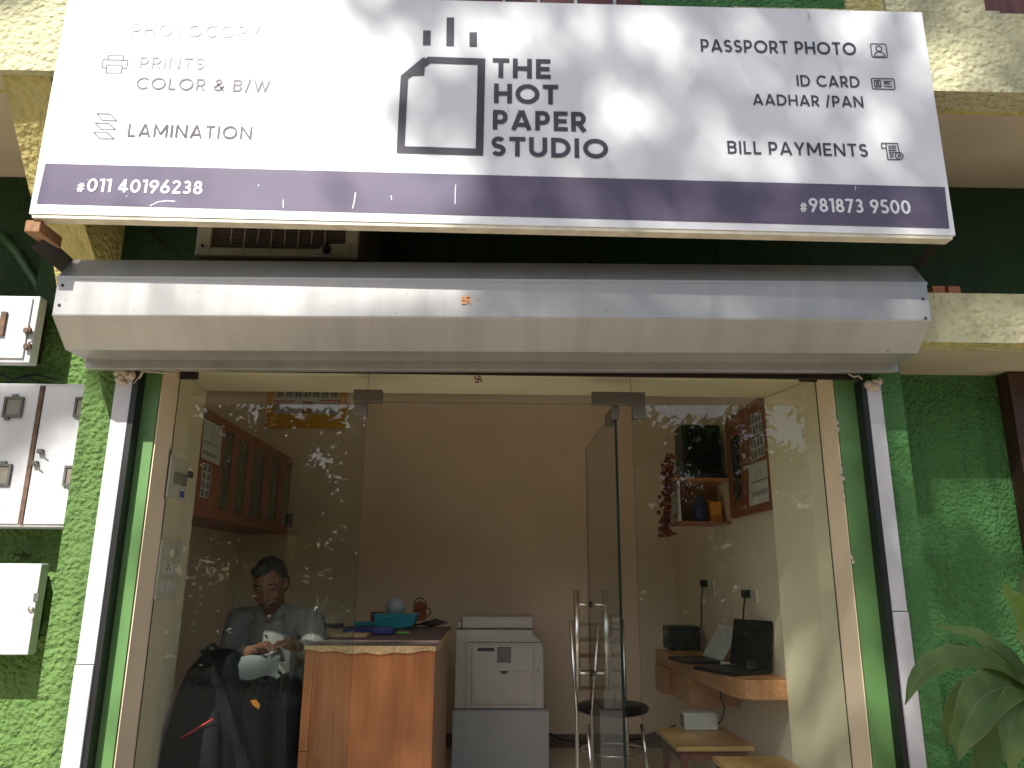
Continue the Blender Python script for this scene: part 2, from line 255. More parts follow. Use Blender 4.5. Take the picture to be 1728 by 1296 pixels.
# ------------------------------------------------------------------ mesh helpers
WHOLE = {'crown', 'trunk', 'date_grid', 'numbers', 'passport_photo_print', 'print', 'wire_guard', 'fins', 'leaf', 'vent_grille', 'case', 'bag'}
class MB:
    def __init__(self): self.v = []; self.f = []; self.mi = []; self.sm = []; self.cur = 0; self.smooth = False
    def add(self, vs, fs):
        o = len(self.v); self.v += [Vector(q) for q in vs]
        for q in fs: self.f.append([o + i for i in q]); self.mi.append(self.cur); self.sm.append(self.smooth)
        return self
    def box(self, x0, x1, y0, y1, z0, z1):
        vs = [(x0,y0,z0),(x1,y0,z0),(x1,y1,z0),(x0,y1,z0),(x0,y0,z1),(x1,y0,z1),(x1,y1,z1),(x0,y1,z1)]
        return self.add(vs, [(0,3,2,1),(4,5,6,7),(0,1,5,4),(1,2,6,5),(2,3,7,6),(3,0,4,7)])
    def hexa(self, a, b):
        """solid between two quads (lists of 4 points, same winding)"""
        return self.add(list(a) + list(b), [(0,1,2,3),(7,6,5,4),(0,4,5,1),(1,5,6,2),(2,6,7,3),(3,7,4,0)])
    def poly(self, pts): return self.add(pts, [tuple(range(len(pts)))])
    def prism(self, a, b):
        n = len(a); fs = [tuple(range(n))[::-1], tuple(range(n, 2 * n))]
        fs += [(i, (i + 1) % n, n + (i + 1) % n, n + i) for i in range(n)]
        return self.add(list(a) + list(b), fs)
    def prism_x(self, prof, x0, x1):  # prof in (y,z)
        return self.prism([(x0, y, z) for y, z in prof], [(x1, y, z) for y, z in prof])
    def prism_z(self, prof, z0, z1):
        return self.prism([(x, y, z0) for x, y in prof], [(x, y, z1) for x, y in prof])
    def tube(self, pts, r, n=8, cap=True):
        pts = [Vector(p) for p in pts]; rs = r if isinstance(r, (list, tuple)) else [r] * len(pts)
        o = self.smooth; self.smooth = True
        rings = []; up = None
        for i, p in enumerate(pts):
            t = (pts[min(i + 1, len(pts) - 1)] - pts[max(i - 1, 0)]).normalized()
            if up is None:
                up = Vector((0, 0, 1)) if abs(t.z) < 0.9 else Vector((1, 0, 0))
            s = t.cross(up).normalized(); up = s.cross(t).normalized()
            rings.append([p + (s * math.cos(a) + up * math.sin(a)) * rs[i] for a in [2 * math.pi * k / n for k in range(n)]])
        vs = [q for g in rings for q in g]
        fs = [(i * n + k, i * n + (k + 1) % n, (i + 1) * n + (k + 1) % n, (i + 1) * n + k) for i in range(len(pts) - 1) for k in range(n)]
        if cap: fs += [tuple(range(n))[::-1], tuple(range((len(pts) - 1) * n, len(pts) * n))]
        self.add(vs, fs); self.smooth = o; return self
    def lathe(self, c, prof, n=20):  # prof (r,z) bottom->top
        o = self.smooth; self.smooth = True
        vs = [(c[0] + r * math.cos(2*math.pi*k/n), c[1] + r * math.sin(2*math.pi*k/n), c[2] + z) for r, z in prof for k in range(n)]
        fs = [(i*n+k, i*n+(k+1)%n, (i+1)*n+(k+1)%n, (i+1)*n+k) for i in range(len(prof)-1) for k in range(n)]
        fs += [tuple(range(n))[::-1], tuple(range((len(prof)-1)*n, len(prof)*n))]
        self.add(vs, fs); self.smooth = o; return self
    def ball(self, c, r, n=14, m=9):
        rr = r if isinstance(r, (tuple, list)) else (r, r, r)
        o = self.smooth; self.smooth = True
        vs = [(c[0]+rr[0]*math.sin(math.pi*j/m)*math.cos(2*math.pi*k/n), c[1]+rr[1]*math.sin(math.pi*j/m)*math.sin(2*math.pi*k/n), c[2]-rr[2]*math.cos(math.pi*j/m)) for j in range(m+1) for k in range(n)]
        fs = [(j*n+k, j*n+(k+1)%n, (j+1)*n+(k+1)%n, (j+1)*n+k) for j in range(m) for k in range(n)]
        self.add(vs, fs); self.smooth = o; return self
    def stroke(self, pts, hw, to3, closed=False):
        """flat ribbon along a 2-D polyline with mitred corners; to3 maps (x,y) to space"""
        pts = [Vector((p[0], p[1])) for p in pts]; n = len(pts); L = []; Rr = []
        for i in range(n):
            a = pts[i - 1] if (i > 0 or closed) else None; b = pts[(i + 1) % n] if (i < n - 1 or closed) else None
            d1 = (pts[i] - a).normalized() if a is not None else None
            d2 = (b - pts[i]).normalized() if b is not None else None
            if d1 is None: d1 = d2
            if d2 is None: d2 = d1
            n1 = Vector((-d1.y, d1.x)); n2 = Vector((-d2.y, d2.x)); m = n1 + n2
            if m.length < 1e-4: m = n1.copy()
            m.normalize(); k = hw / max(0.35, m.dot(n1))
            L.append(pts[i] + m * k); Rr.append(pts[i] - m * k)
        vs = [to3(q) for q in L] + [to3(q) for q in Rr]
        rng = range(n if closed else n - 1)
        return self.add(vs, [(n + i, n + (i + 1) % n, (i + 1) % n, i) for i in rng])
    def pieces(self):
        """far-apart pieces of this mesh, each as a mesh of its own"""
        par = list(range(len(self.v)))
        def find(i):
            while par[i] != i: par[i] = par[par[i]]; i = par[i]
            return i
        for f in self.f:
            for i in f[1:]: par[find(i)] = find(f[0])
        isl = {}
        for k, f in enumerate(self.f): isl.setdefault(find(f[0]), []).append(k)
        keys = list(isl); bb = []
        for k in keys:
            vs = [self.v[i] for f in isl[k] for i in self.f[f]]
            bb.append(([min(v[a] for v in vs) for a in range(3)], [max(v[a] for v in vs) for a in range(3)]))
        grp = list(range(len(keys)))
        def g(i):
            while grp[i] != i: i = grp[i]
            return i
        size = [max(h - l for l, h in zip(*b)) for b in bb]
        for i in range(len(keys)):
            for j in range(i + 1, len(keys)):
                gap = math.sqrt(sum(max(0, bb[i][0][a] - bb[j][1][a], bb[j][0][a] - bb[i][1][a]) ** 2 for a in range(3)))
                if gap <= max(0.0195, 0.49 * max(size[i], size[j])): grp[g(i)] = g(j)
        out = {}
        for i, k in enumerate(keys): out.setdefault(g(i), []).extend(isl[k])
        if len(out) == 1: return [self]
        res = []
        for fs in out.values():
            m = MB(); mp = {}
            for k in sorted(fs):
                nf = []
                for i in self.f[k]:
                    if i not in mp: mp[i] = len(m.v); m.v.append(self.v[i])
                    nf.append(mp[i])
                m.f.append(nf); m.mi.append(self.mi[k]); m.sm.append(self.sm[k])
            res.append(m)
        return res
    def build(self, name, mats, parent=None, bevel=0, seg=2, remesh=0, smooth_it=0, subsurf=0):
        if not isinstance(mats, (list, tuple)): mats = [mats]
        if parent is not None and not remesh and len(self.v) < 1500 and name not in WHOLE:
            parts = self.pieces()
            if len(parts) > 1: return [p.build(name, mats, parent, bevel, seg, 0, 0, subsurf) for p in parts][0]
        off = parent.matrix_world.translation.copy() if parent is not None else Vector((0, 0, 0))
        if parent is not None: off = wloc(parent)
        me = bpy.data.meshes.new(name); me.from_pydata([tuple(q - off) for q in self.v], [], self.f)
        for m in mats: me.materials.append(m)
        me.polygons.foreach_set('material_index', self.mi); me.polygons.foreach_set('use_smooth', self.sm)
        me.update()
        o = bpy.data.objects.new(name, me); col.objects.link(o)
        if parent is not None: o.parent = parent
        if bevel:
            b = o.modifiers.new('bevel', 'BEVEL'); b.width = bevel; b.segments = seg; b.limit_method = 'ANGLE'; b.angle_limit = R(40)
        if remesh:
            r = o.modifiers.new('remesh', 'REMESH'); r.mode = 'VOXEL'; r.voxel_size = remesh; r.use_smooth_shade = True
            s = o.modifiers.new('smooth', 'SMOOTH'); s.factor = 0.5; s.iterations = smooth_it or 4
        if subsurf:
            s = o.modifiers.new('sub', 'SUBSURF'); s.levels = subsurf; s.render_levels = subsurf
        return o
def wloc(o):
    v = o.location.copy()
    while o.parent is not None: o = o.parent; v += o.location
    return v
def thing(name, label, cat, loc, group=None):
    o = bpy.data.objects.new(name, None); col.objects.link(o); o.location = loc; o.empty_display_size = 0.05
    o['label'] = label; o['category'] = cat
    if group: o['group'] = group
    return o
def tag(o, label, cat, group=None):
    o['label'] = label; o['category'] = cat
    if group: o['group'] = group
    return o
def struct(o): o['kind'] = 'structure'; return o
def capsule(mb, a, b, ra, rb, n=12):
    a = Vector(a); b = Vector(b); k = 5; pts = []; rs = []; d = (b - a).normalized()
    for i in range(k): t = math.pi / 2 * i / k; pts.append(a - d * ra * math.cos(t)); rs.append(max(ra * math.sin(t), 1e-4))
    pts.append(a); rs.append(ra); pts.append(b); rs.append(rb)
    for i in range(1, k + 1): t = math.pi / 2 * i / k; pts.append(b + d * rb * math.sin(t)); rs.append(max(rb * math.cos(t), 1e-4))
    mb.tube(pts, rs, n)

# ------------------------------------------------------------------ setting: ground, room shell
struct(MB().box(-60, 60, -70, 40, -0.9, -0.38).build('ground', M['ground']))
M['pave'] = mat('pavement_concrete', (0.60, 0.50, 0.38), 0.9, var=0.15, vscale=2, bump=0.2, bscale=20)
struct(MB().box(-12, 12, -0.35, 3.05, -0.5, -0.376).build('pavement', M['pave']))
struct(MB().box(-1.56, 1.64, 2.75, 3.318, -0.372, -0.004).build('step', M['skirt']))
struct(MB().box(-1.9, 1.5, 3.32, 6.0, -0.375, 0.0).build('floor', M['floor']))
mb = MB(); mb.box(-1.9, 1.5, 5.97, 6.1, 0.002, 2.74)
struct(mb.build('wall', M['roomwall']))
mb = MB(); mb.box(-1.98, -1.86, 3.72, 5.968, 0.002, 2.738); mb.box(-1.858, -1.505, 5.72, 5.966, 0.002, 1.50)
struct(mb.build('wall', M['roomwall']))
struct(MB().box(1.43, 1.52, 3.715, 5.968, 0.002, 2.738).build('wall', M['roomwall']))
struct(MB().box(-2.0, 1.6, 3.60, 3.73, 2.41, 2.85).build('wall', M['roomwall']))
struct(MB().box(-2.0, 1.6, 3.73, 6.1, 2.742, 2.85).build('ceiling', M['ceil']))
struct(MB().box(-1.86, 1.43, 5.955, 5.969, 0.002, 0.09).build('skirting', M['skirt']))

# ------------------------------------------------------------------ the shop building (outside)
bld = thing('shop_building', 'green and cream roughcast building front around the glass shopfront', 'building', (0, 3.6, -0.38))
def bpart(mb, name, m, label=None, **k):
    o = mb.build(name, m, bld, **k)
    if label: o['label'] = label
    return o
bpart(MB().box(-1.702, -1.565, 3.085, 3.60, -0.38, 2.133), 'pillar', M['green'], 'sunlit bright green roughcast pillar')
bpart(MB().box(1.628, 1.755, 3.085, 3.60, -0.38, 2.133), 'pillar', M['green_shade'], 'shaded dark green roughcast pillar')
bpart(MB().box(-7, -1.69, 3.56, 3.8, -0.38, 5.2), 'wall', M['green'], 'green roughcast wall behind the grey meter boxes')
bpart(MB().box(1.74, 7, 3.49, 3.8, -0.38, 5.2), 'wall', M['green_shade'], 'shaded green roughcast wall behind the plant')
bpart(MB().box(-1.70, 1.755, 3.10, 3.20, 2.135, 2.42), 'wall', M['green_shade'], 'wall band behind the shutter housing')
bpart(MB().box(-2.2, 1.85, 3.44, 3.48, 2.42, 3.168), 'wall', M['green_recess_shade'], 'dark recessed wall above the shutter housing')
bpart(MB().box(1.852, 7, 3.45, 3.485, 2.305, 3.17), 'wall', M['green_recess_shade'], 'dark recessed wall above the right canopy beam')
bpart(MB().box(-7, -2.202, 3.535, 3.555, 2.33, 3.17), 'wall', M['green_recess_shade'], 'dark wall above the meter boxes')  # these upper wall pieces carry the recess shade in their colour
bpart(MB().box(-1.69, 1.55, 3.205, 3.712, 2.104, 2.41), 'lintel', M['jamb2'])
# cream reveals and smooth green strips beside the glass
bpart(MB().prism_z([(-1.411, 3.145), (-1.411, 3.30), (-1.44, 3.71), (-1.9, 3.71), (-1.9, 3.62), (-1.6, 3.55), (-1.6, 3.145)], -0.375, 2.10), 'jamb', M['jamb2'], 'cream jamb left of the glass')
bpart(MB().prism_z([(1.484, 3.145), (1.60, 3.145), (1.60, 3.55), (1.52, 3.71), (1.388, 3.71), (1.484, 3.30)], -0.375, 2.10), 'jamb', M['jamb2'], 'cream jamb right of the glass')
bpart(MB().box(-1.4105, -1.406, 3.139, 3.297, -0.37, 2.098), 'jamb_strip', M['jamb'])
bpart(MB().box(1.479, 1.4835, 3.139, 3.297, -0.37, 2.098), 'jamb_strip', M['jamb'])
bpart(MB().box(-1.60, -1.4125, 3.130, 3.144, -0.37, 2.099), 'green_strip', M['green_smooth'])
bpart(MB().box(1.4855, 1.66, 3.130, 3.144, -0.37, 2.099), 'green_strip', M['green_smooth'])
mb = MB(); r5 = random.Random(9); xs_ = [-1.33 + 2.72 * i / 60 for i in range(61)]
lo = [2.086 + .006 * r5.random() + (.012 if r5.random() < .12 else 0) + .006 * (x + 1.33) for x in xs_]
A = [(x, 3.285, z) for x, z in zip(xs_, lo)]; B = [(x, 3.285, 2.1035) for x in xs_]
mb.add(A + B, [(i, i + 1, i + 62, i + 61) for i in range(60)]); bpart(mb, 'plaster_edge', M['jamb2'])
# chipped plaster along the right strip
mb = MB()
for (px, py, r_) in [(1408, 700, .009), (1411, 712, .012), (1414, 724, .009), (1417, 780, .010), (1419, 795, .014), (1421, 808, .013), (1422, 822, .011), (1424, 838, .008), (1437, 940, .007), (1440, 948, .006)]:
    c = P(px, py, 3.1275)
    pts = [(c.x + r_ * rnd.uniform(.5, 1.2) * math.cos(a), 3.1285, c.z + 1.7 * r_ * rnd.uniform(.5, 1.2) * math.sin(a)) for a in [2*math.pi*k/11 for k in range(11)]]
    mb.poly(pts[::-1])
bpart(mb, 'chipped_plaster', M['soffit'])
# balcony slab, its soffit, lower canopy beam
bpart(MB().box(-7, 1.0, 2.67, 2.80, 3.17, 3.50), 'balcony_beam', M['cream'])
bpart(MB().box(-7, -1.0, 2.672, 2.80, 3.502, 4.6), 'parapet', M['cream'])
mb = MB(); q = P(1664, 22, 2.67); mb.box(1.002, 7, 2.669, 2.80, 3.171, 3.56); mb.box(1.66, q.x, 2.6695, 2.80, 3.561, 4.6)
mb.box(q.x, q.x + .06, 2.67, 2.80, 3.561, q.z + .012)
mb.box(q.x, 7, 2.6705, 2.80, 3.561, q.z)
bpart(mb, 'balcony_beam', M['cream'], 'shaded cream roughcast balcony beam')
bpart(MB().box(q.x + .01, 7, 2.75, 2.79, q.z + 0.035, q.z + 0.30), 'railing', M['stooldark'])
bpart(MB().box(-7, 7, 2.802, 3.60, 3.176, 3.40), 'balcony_slab', M['soffit'])
bpart(MB().box(-7, 7, 2.80, 2.83, 3.172, 3.176), 'drip_edge', M['ochre'])
bpart(MB().box(0.62, 1.505, 2.72, 2.80, 3.50, 4.4), 'parapet', M['green_shade'], 'green roughcast parapet panel above the sign')
bpart(MB().box(1.507, 1.66, 2.71, 2.80, 3.56, 4.4), 'parapet', M['ochre'], 'ochre parapet post above the sign')
bpart(MB().box(-1.0, 0.62, 2.76, 2.80, 3.50, 4.4), 'parapet', M['maroon'], 'maroon parapet panel above the sign')
mb = MB()
for x in (0.02, 0.17, 0.33, 0.50): mb.box(x, x + .012, 2.735, 2.757, 3.5, 4.4)
bpart(mb, 'baluster', M['white_metal'])
bpart(MB().box(1.70, 7, 2.98, 3.10, 2.179, 2.401), 'canopy_beam', M['cream'], 'shaded cream beam behind the end of the shutter housing')
bpart(MB().box(1.757, 7, 3.101, 3.49, 2.176, 2.30), 'canopy_slab', M['soffit'])
bpart(MB().box(1.757, 7, 2.99, 3.02, 2.172, 2.179), 'drip_edge', M['ochre'])
# sloping ochre bracket under the left balcony
mb = MB()
pr = [(2.70, 3.172), (2.99, 2.80), (3.22, 2.60), (3.36, 2.36)]
xl = [PX(7, 123, -1).x, 0]
L0 = [P(7, 123, 2.70).x, P(50, 340, 2.99).x, P(82, 440, 3.22).x, P(89, 500, 3.33).x, P(96, 570, 3.42).x]
xL = sum(L0[:3]) / 3
mb.prism([(xL, y, z) for y, z in pr] + [(xL, 3.57, 2.36), (xL, 3.57, 3.172)], [(xL + .19, y, z) for y, z in pr] + [(xL + .19, 3.57, 2.36), (xL + .19, 3.57, 3.172)])
bpart(mb, 'sloping_bracket', M['ochre'])
# dark wooden door frame on the right
mb = MB(); a = P(1688, 645, 3.46); mb.box(a.x, a.x + .16, 3.40, 3.489, -.38, 2.168)
bpart(mb, 'door_frame', M['darkdoor'])

# ------------------------------------------------------------------ rolling shutter: housing and rails
sh = thing('rolling_shutter', 'grey sheet-metal shutter housing with white guide rails over the glass front', 'shutter', (0, 3.0, 2.05))
def hz(zl, zr, x): return (zl + zr) / 2 + .0335 * (x - .02) / 3.36
def hood_sec(x, ins=0.0):
    return [(x, 2.79, hz(2.401, 2.445, x)), (x, 2.72, hz(2.309, 2.341, x)), (x, 2.72, hz(2.154, 2.179, x)), (x, 2.84, hz(2.046, 2.088, x)), (x, 2.975, hz(2.052, 2.082, x)), (x, 3.095, hz(2.12, 2.15, x)), (x, 3.095, hz(2.401, 2.445, x))]
mb = MB(); mb.prism(hood_sec(-1.663), hood_sec(1.70)); mb.build('housing', M['hood'], sh, bevel=0.004)
mb = MB()   # folded seam line at top of the front face, slightly uneven
mb.prism([(-1.664, 2.7185, 2.295), (-1.664, 2.7185, 2.308), (-1.664, 2.722, 2.311)], [(1.701, 2.7185, 2.3285), (1.701, 2.7185, 2.3415), (1.701, 2.722, 2.3445)])
mb.build('seam', M['hood'], sh)
mb = MB(); mb.prism([(-1.655, 2.975, 2.012), (-1.655, 2.99, 2.012), (-1.655, 3.08, 2.03), (-1.655, 3.08, 2.058), (-1.655, 2.975, 2.056)], [(1.69, 2.975, 2.0455), (1.69, 2.99, 2.0455), (1.69, 3.08, 2.0635), (1.69, 3.08, 2.0915), (1.69, 2.975, 2.0895)])
mb.build('bottom_lip', M['hood'], sh, bevel=0.003)
mb = MB(); mb.box(-1.48, 1.56, 3.11, 3.125, 2.046, 2.16); mb.build('slat', M['iron'], sh)
mb = MB()
for x, z in ((-1.45, 2.035), (-1.40, 2.037)): mb.ball((x, 2.86, hz(2.046, 2.088, x) + .006), (.006, .01, .006), 8, 5)
for x in (-1.64, 1.675):
    for z in (2.19, 2.27): mb.ball((x, 2.718, z), (.006, .004, .006), 8, 5)
mb.build('rivet', M['iron'], sh)
mb = MB(); q0, q1 = hood_sec(.36), hood_sec(.375)
for i in (0, 1, 2): mb.hexa([q0[i], q0[i + 1], q1[i + 1], q1[i]], [tuple(Vector(p) + Vector((0, -.0016, .0004))) for p in (q0[i], q0[i + 1], q1[i + 1], q1[i])])
mb.build('lap_joint', M['hood'], sh)
def rail(x0, x1, inner, split, lab):
    mb = MB()
    mb.box(x0, x1, 3.062, 3.084, split, 2.03)
    z = [split, 2.03]
    if inner > 0: mb.box(x1 - .006, x1, 3.085, 3.128, split, 2.03)
    else: mb.box(x0, x0 + .006, 3.085, 3.128, split, 2.03)
    o = mb.build('guide_rail', M['white_metal'], sh, bevel=0.002); o['label'] = lab
    m2 = MB(); m2.box(x0 - .001, x1 + .001, 3.056, 3.084, -.35, split - .003)
    m2.build('rail_cover', M['white_metal'], o, bevel=0.002)
    m3 = MB(); 
    if inner > 0: m3.box(x1 + .001, x1 + .022, 3.066, 3.129, -.35, 2.03)
    else: m3.box(x0 - .022, x0 - .001, 3.066, 3.129, -.35, 2.03)
    m3.build('channel', M['black'], o)
    m4 = MB(); 
    for k in range(14): m4.ball((rnd.uniform(x0, x1), 3.058, 1.995 + rnd.uniform(-.02, .03)), (rnd.uniform(.008, .022), .02, rnd.uniform(.008, .02)), 7, 5)
    m4.build('mortar', M['soffit'], o)
rail(-1.565, -1.497, 1, P(140, 1121, 3.06).z, 'sunlit white guide rail on the green pillar')
rail(1.592, 1.652, -1, P(1500, 1031, 3.06).z, 'shaded guide rail with white lower cover')

# auspicious stickers
def swastika(name, c, s, m_, m2, label, nrm_y):
    mb = MB(); to3 = lambda q: (c.x + q[0] * s, nrm_y, c.z + q[1] * s)
    mb.cur = 0
    t = 0.16
    mb.stroke([(-1, -.8 + .8), (1, 0)], t, to3)
    to4 = lambda q: (c.x + q[0] * s, nrm_y - .0003, c.z + q[1] * s)
    mb.stroke([(0, -1), (0, 1)], t, to4)
    for a in range(4):
        ca, sa = math.cos(a * math.pi / 2), math.sin(a * math.pi / 2)
        rr = lambda p: (p[0] * ca - p[1] * sa, p[0] * sa + p[1] * ca)
        mb.stroke([rr((0, 1 - t)), rr((.95, 1 - t + .06))], t, lambda q: (c.x + q[0] * s, nrm_y - .0006, c.z + q[1] * s))
    mb.cur = 1
    for dx in (-.5, .5):
        for dz in (-.5, .5):
            mb.poly([(c.x + (dx + .13 * math.cos(k * math.pi / 4)) * s, nrm_y - .0007, c.z + (dz + .13 * math.sin(k * math.pi / 4)) * s) for k in range(8)])
    return tag(mb.build(name, [m_, m2]), label, 'sticker')
swastika('sticker', P(786, 506, 2.715), 0.0165, M['orange'], M['red'], 'small orange Hindu swastika sticker on the shutter housing', 2.7165)
swastika('sticker', P(807, 640, 3.297), 0.0165, M['maroon'], M['maroon'], 'small dark red Hindu swastika sticker at the top of the glass', 3.2975)

# ------------------------------------------------------------------ the signboard
SY = 2.54
sg = thing('signboard', 'large white shop signboard with logo and a purple phone-number band', 'sign', (0, SY, 2.46))
SX0, SX1, SZ1 = -1.694, 1.722, 3.441
zb = lambda x: 2.476 + (2.456 - 2.476) * (x - SX0) / (SX1 - SX0)
mb = MB(); mb.hexa([(SX0, SY, zb(SX0)), (SX1, SY, zb(SX1)), (SX1, SY, SZ1), (SX0, SY, SZ1)], [(SX0, SY + .055, zb(SX0)), (SX1, SY + .055, zb(SX1)), (SX1, SY + .055, SZ1), (SX0, SY + .055, SZ1)])
mb.build('panel', M['sign'], sg)
mb = MB()   # wooden batten edge visible underneath
mb.hexa([(SX0 + .01, SY + .004, zb(SX0) - .014), (SX1 - .01, SY + .004, zb(SX1) - .014), (SX1 - .01, SY + .004, zb(SX1) - .001), (SX0 + .01, SY + .004, zb(SX0) - .001)],
        [(SX0 + .01, SY + .05, zb(SX0) - .014), (SX1 - .01, SY + .05, zb(SX1) - .014), (SX1 - .01, SY + .05, zb(SX1) - .001), (SX0 + .01, SY + .05, zb(SX0) - .001)])
mb.build('frame', M['signedge'], sg)
def S(px, py): q = P(px, py, SY); return (q.x, q.z)
def s3(off): return lambda q: (q[0], SY - off, q[1])
band = MB(); band.poly([s3(.0012)(S(*q)) for q in [(62, 344), (1602, 386), (1594, 316), (77, 276)]])
band.build('purple_band', M['signband'], sg)

def arc(cx, cy, rx, ry, a0, a1, n=14): return [(cx + rx * math.cos(R(a0 + (a1 - a0) * i / n)), cy + ry * math.sin(R(a0 + (a1 - a0) * i / n))) for i in range(n + 1)]
def glyph(ch, t):
    """geometric sans capitals and figures, cap height 1, half stroke t: (advance width, strokes)"""
    T = 1 - t
    if ch == 'A': w = .84; return w, [[(t*.9, 0), (w/2 - t*.15, 1)], [(w - t*.9, 0), (w/2 + t*.15, 1)], [(.2, .27), (w - .2, .27)]]
    if ch == 'B': w = .64; return w, [[(t, 0), (t, 1)], [(t, T), (.36, T)] + arc(.36, (T+.53)/2, .20, (T-.53)/2, 90, -90, 8)[1:] + [(t, .53)], [(t, .53), (.38, .53)] + arc(.38, (t+.53)/2, .26-t, (.53-t)/2, 90, -90, 8)[1:] + [(t, t)]]
    if ch == 'C': return .84, [arc(.5, .5, .5-t, .5-t, 45, 315, 24)]
    if ch == 'D': return .80, [[(t, 0), (t, 1)], [(t, T), (.32, T)] + arc(.32, .5, .48-t, .5-t, 90, -90, 16)[1:] + [(t, t)]]
    if ch == 'E': w = .58; return w, [[(t, 0), (t, 1)], [(t, T), (w, T)], [(t, .5), (w-.04, .5)], [(t, t), (w, t)]]
    if ch == 'H': w = .76; return w, [[(t, 0), (t, 1)], [(w-t, 0), (w-t, 1)], [(t, .5), (w-t, .5)]]
    if ch == 'I': return 2*t, [[(t, 0), (t, 1)]]
    if ch == 'L': return .52, [[(t, 0), (t, 1)], [(t, t), (.52, t)]]
    if ch == 'M': w = .96; return w, [[(t, 0), (t, 1)], [(w-t, 0), (w-t, 1)], [(t*1.3, .97), (w/2, .22)], [(w-t*1.3, .97), (w/2, .22)]]
    if ch == 'N': w = .80; return w, [[(t, 0), (t, 1)], [(w-t, 0), (w-t, 1)], [(t*1.2, .96), (w-t*1.2, .04)]]
    if ch == 'O': return 1.02, [arc(.51, .5, .51-t, .5-t, 0, 360, 32)]
    if ch == 'P': w = .62; return w, [[(t, 0), (t, 1)], [(t, T), (.34, T)] + arc(.34, (T+.40)/2, .28-t, (T-.40)/2, 90, -90, 10)[1:] + [(t, .40)]]
    if ch == 'R': w = .64; return w, [[(t, 0), (t, 1)], [(t, T), (.34, T)] + arc(.34, (T+.42)/2, .28-t, (T-.42)/2, 90, -90, 10)[1:] + [(t, .42)], [(.30, .42), (w-t*.8, 0)]]
    if ch == 'S':
        yu = .75 - t/2; ry = .25 - t/2; return .60, [arc(.30, yu, .29-t, ry, 28, 270, 14) + arc(.30, .25+t/2, .30-t, ry, 90, -152, 14)[1:]]
    if ch == 'T': w = .64; return w, [[(0, T), (w, T)], [(w/2, 0), (w/2, 1)]]
    if ch == 'U': w = .74; return w, [[(t, 1), (t, .37)] + arc(w/2, .37, w/2-t, .37-t, 180, 360, 12)[1:] + [(w-t, 1)]]
    if ch == 'W': w = 1.16; return w, [[(t*.9, 1), (.33, 0)], [(.33, 0), (.58, .92)], [(.58, .92), (.83, 0)], [(.83, 0), (w-t*.9, 1)]]
    if ch == 'Y': w = .74; return w, [[(t*.9, 1), (w/2, .42)], [(w-t*.9, 1), (w/2, .42)], [(w/2, 0), (w/2, .46)]]
    if ch == '&': return .80, [[(.78, 0), (.22, .66)] + arc(.35, .78, .17, .22-t, 200, -20, 10) + [(.46, .62), (.14, .36)] + arc(.32, .25, .32-t, .25-t, 150, 330, 10) + [(.74, .46)]]
    if ch == '/': return .40, [[(t, -.08), (.40-t, 1.06)]]
    if ch == '#':
        return .56, [[(.14, -.02), (.22, .64)], [(.31, -.02), (.39, .64)], [(.02, .2), (.50, .2)], [(.04, .44), (.52, .44)]]
    if ch == '0': return .68, [arc(.34, .5, .34-t, .5-t, 0, 360, 24)]
    if ch == '1': return .34, [[(.34-t, 0), (.34-t, 1)], [(.0, T-.02), (.34-t, T-.02)]]
    if ch == '2': return .60, [arc(.29, .71, .29-t, .29-t, 165, -35, 12) + [(t+.03, t)], [(t*.6, t), (.60, t)]]
    if ch == '3': return .60, [arc(.28, .75-t/2, .26-t, .25-t/2, 150, -90, 10), arc(.28, .25+t/2, .30-t, .25-t/2, 90, -150, 12), [(.2, .5), (.3, .5)]]
    if ch == '4': return .66, [[(.50-t, 0), (.50-t, 1)], [(.50-t, .97), (.05, .28)], [(.0, .26), (.66, .26)]]
    if ch == '5': return .60, [[(.54, T), (.14, T)], [(.14+t*.3, 1-t*.6), (.12, .52)], arc(.29, .32, .31-t, .32-t, 125, -150, 14)]
    if ch == '6': return .64, [arc(.32, .31, .32-t, .31-t, 0, 360, 20), [(.44, 1), (t*.95+.02, .42)]]
    if ch == '7': return .58, [[(0, T), (.58, T)], [(.53-t*.5, T), (.17, 0)]]
    if ch == '8': return .62, [arc(.31, .75-t/2, .26-t, .25-t/2, 0, 360, 16), arc(.31, .25+t/2, .31-t, .25-t/2, 0, 360, 18)]
    if ch == '9': return .64, [arc(.32, .69, .32-t, .31-t, 0, 360, 20), [(.20, 0), (.64-t*.95-.02, .58)]]
    return .32, []
def text(s, x0, yb, x1, caph, t, m, name='lettering', gap=.16, off=.0024, end_shift=0.0, parent=None):
    """letters from pixel (x0,yb) to x1 on the board; caph in pixels"""
    a = S(x0, yb); b = S(x1, yb + .0235 * (x1 - x0)); hgt = S(x0, yb - caph)[1] - a[1]
    adv = 0; gl = []
    for ch in s:
        w, st = glyph(ch, t); gl.append((adv, st)); adv += w + (gap if ch != ' ' else .05)
    adv -= gap; sx = (b[0] - a[0]) / adv; slope = (b[1] - a[1]) / (b[0] - a[0])
    mb = MB(); k = 0
    for g, st in gl:
        for line in st:
            o = off + .0002 * (k % 5); k += 1
            # stroke in glyph space, then scale: keep stroke even by using hgt for both axes' width
            closed = len(line) > 12 and (Vector(line[0]) - Vector(line[-1])).length < 1e-3
            pts = [((g + p[0]) * sx / hgt, p[1]) for p in (line[:-1] if closed else line)]
            mb.stroke(pts, t * (.6 if len(st) == 4 and line[0][0] in (.14, .31, .02, .04) else 1), lambda q: (a[0] + q.x * hgt, SY - o, a[1] + q.y * hgt + slope * q.x * hgt), closed)
    return mb.build(name, m, parent or sg)
lg = MB()
def pxs(pts, hw, off, mbx, closed=False):
    s_ = (S(900, 200)[0] - S(800, 200)[0]) / 100
    mbx.stroke([S(*p) for p in pts], hw * s_, s3(off), closed)
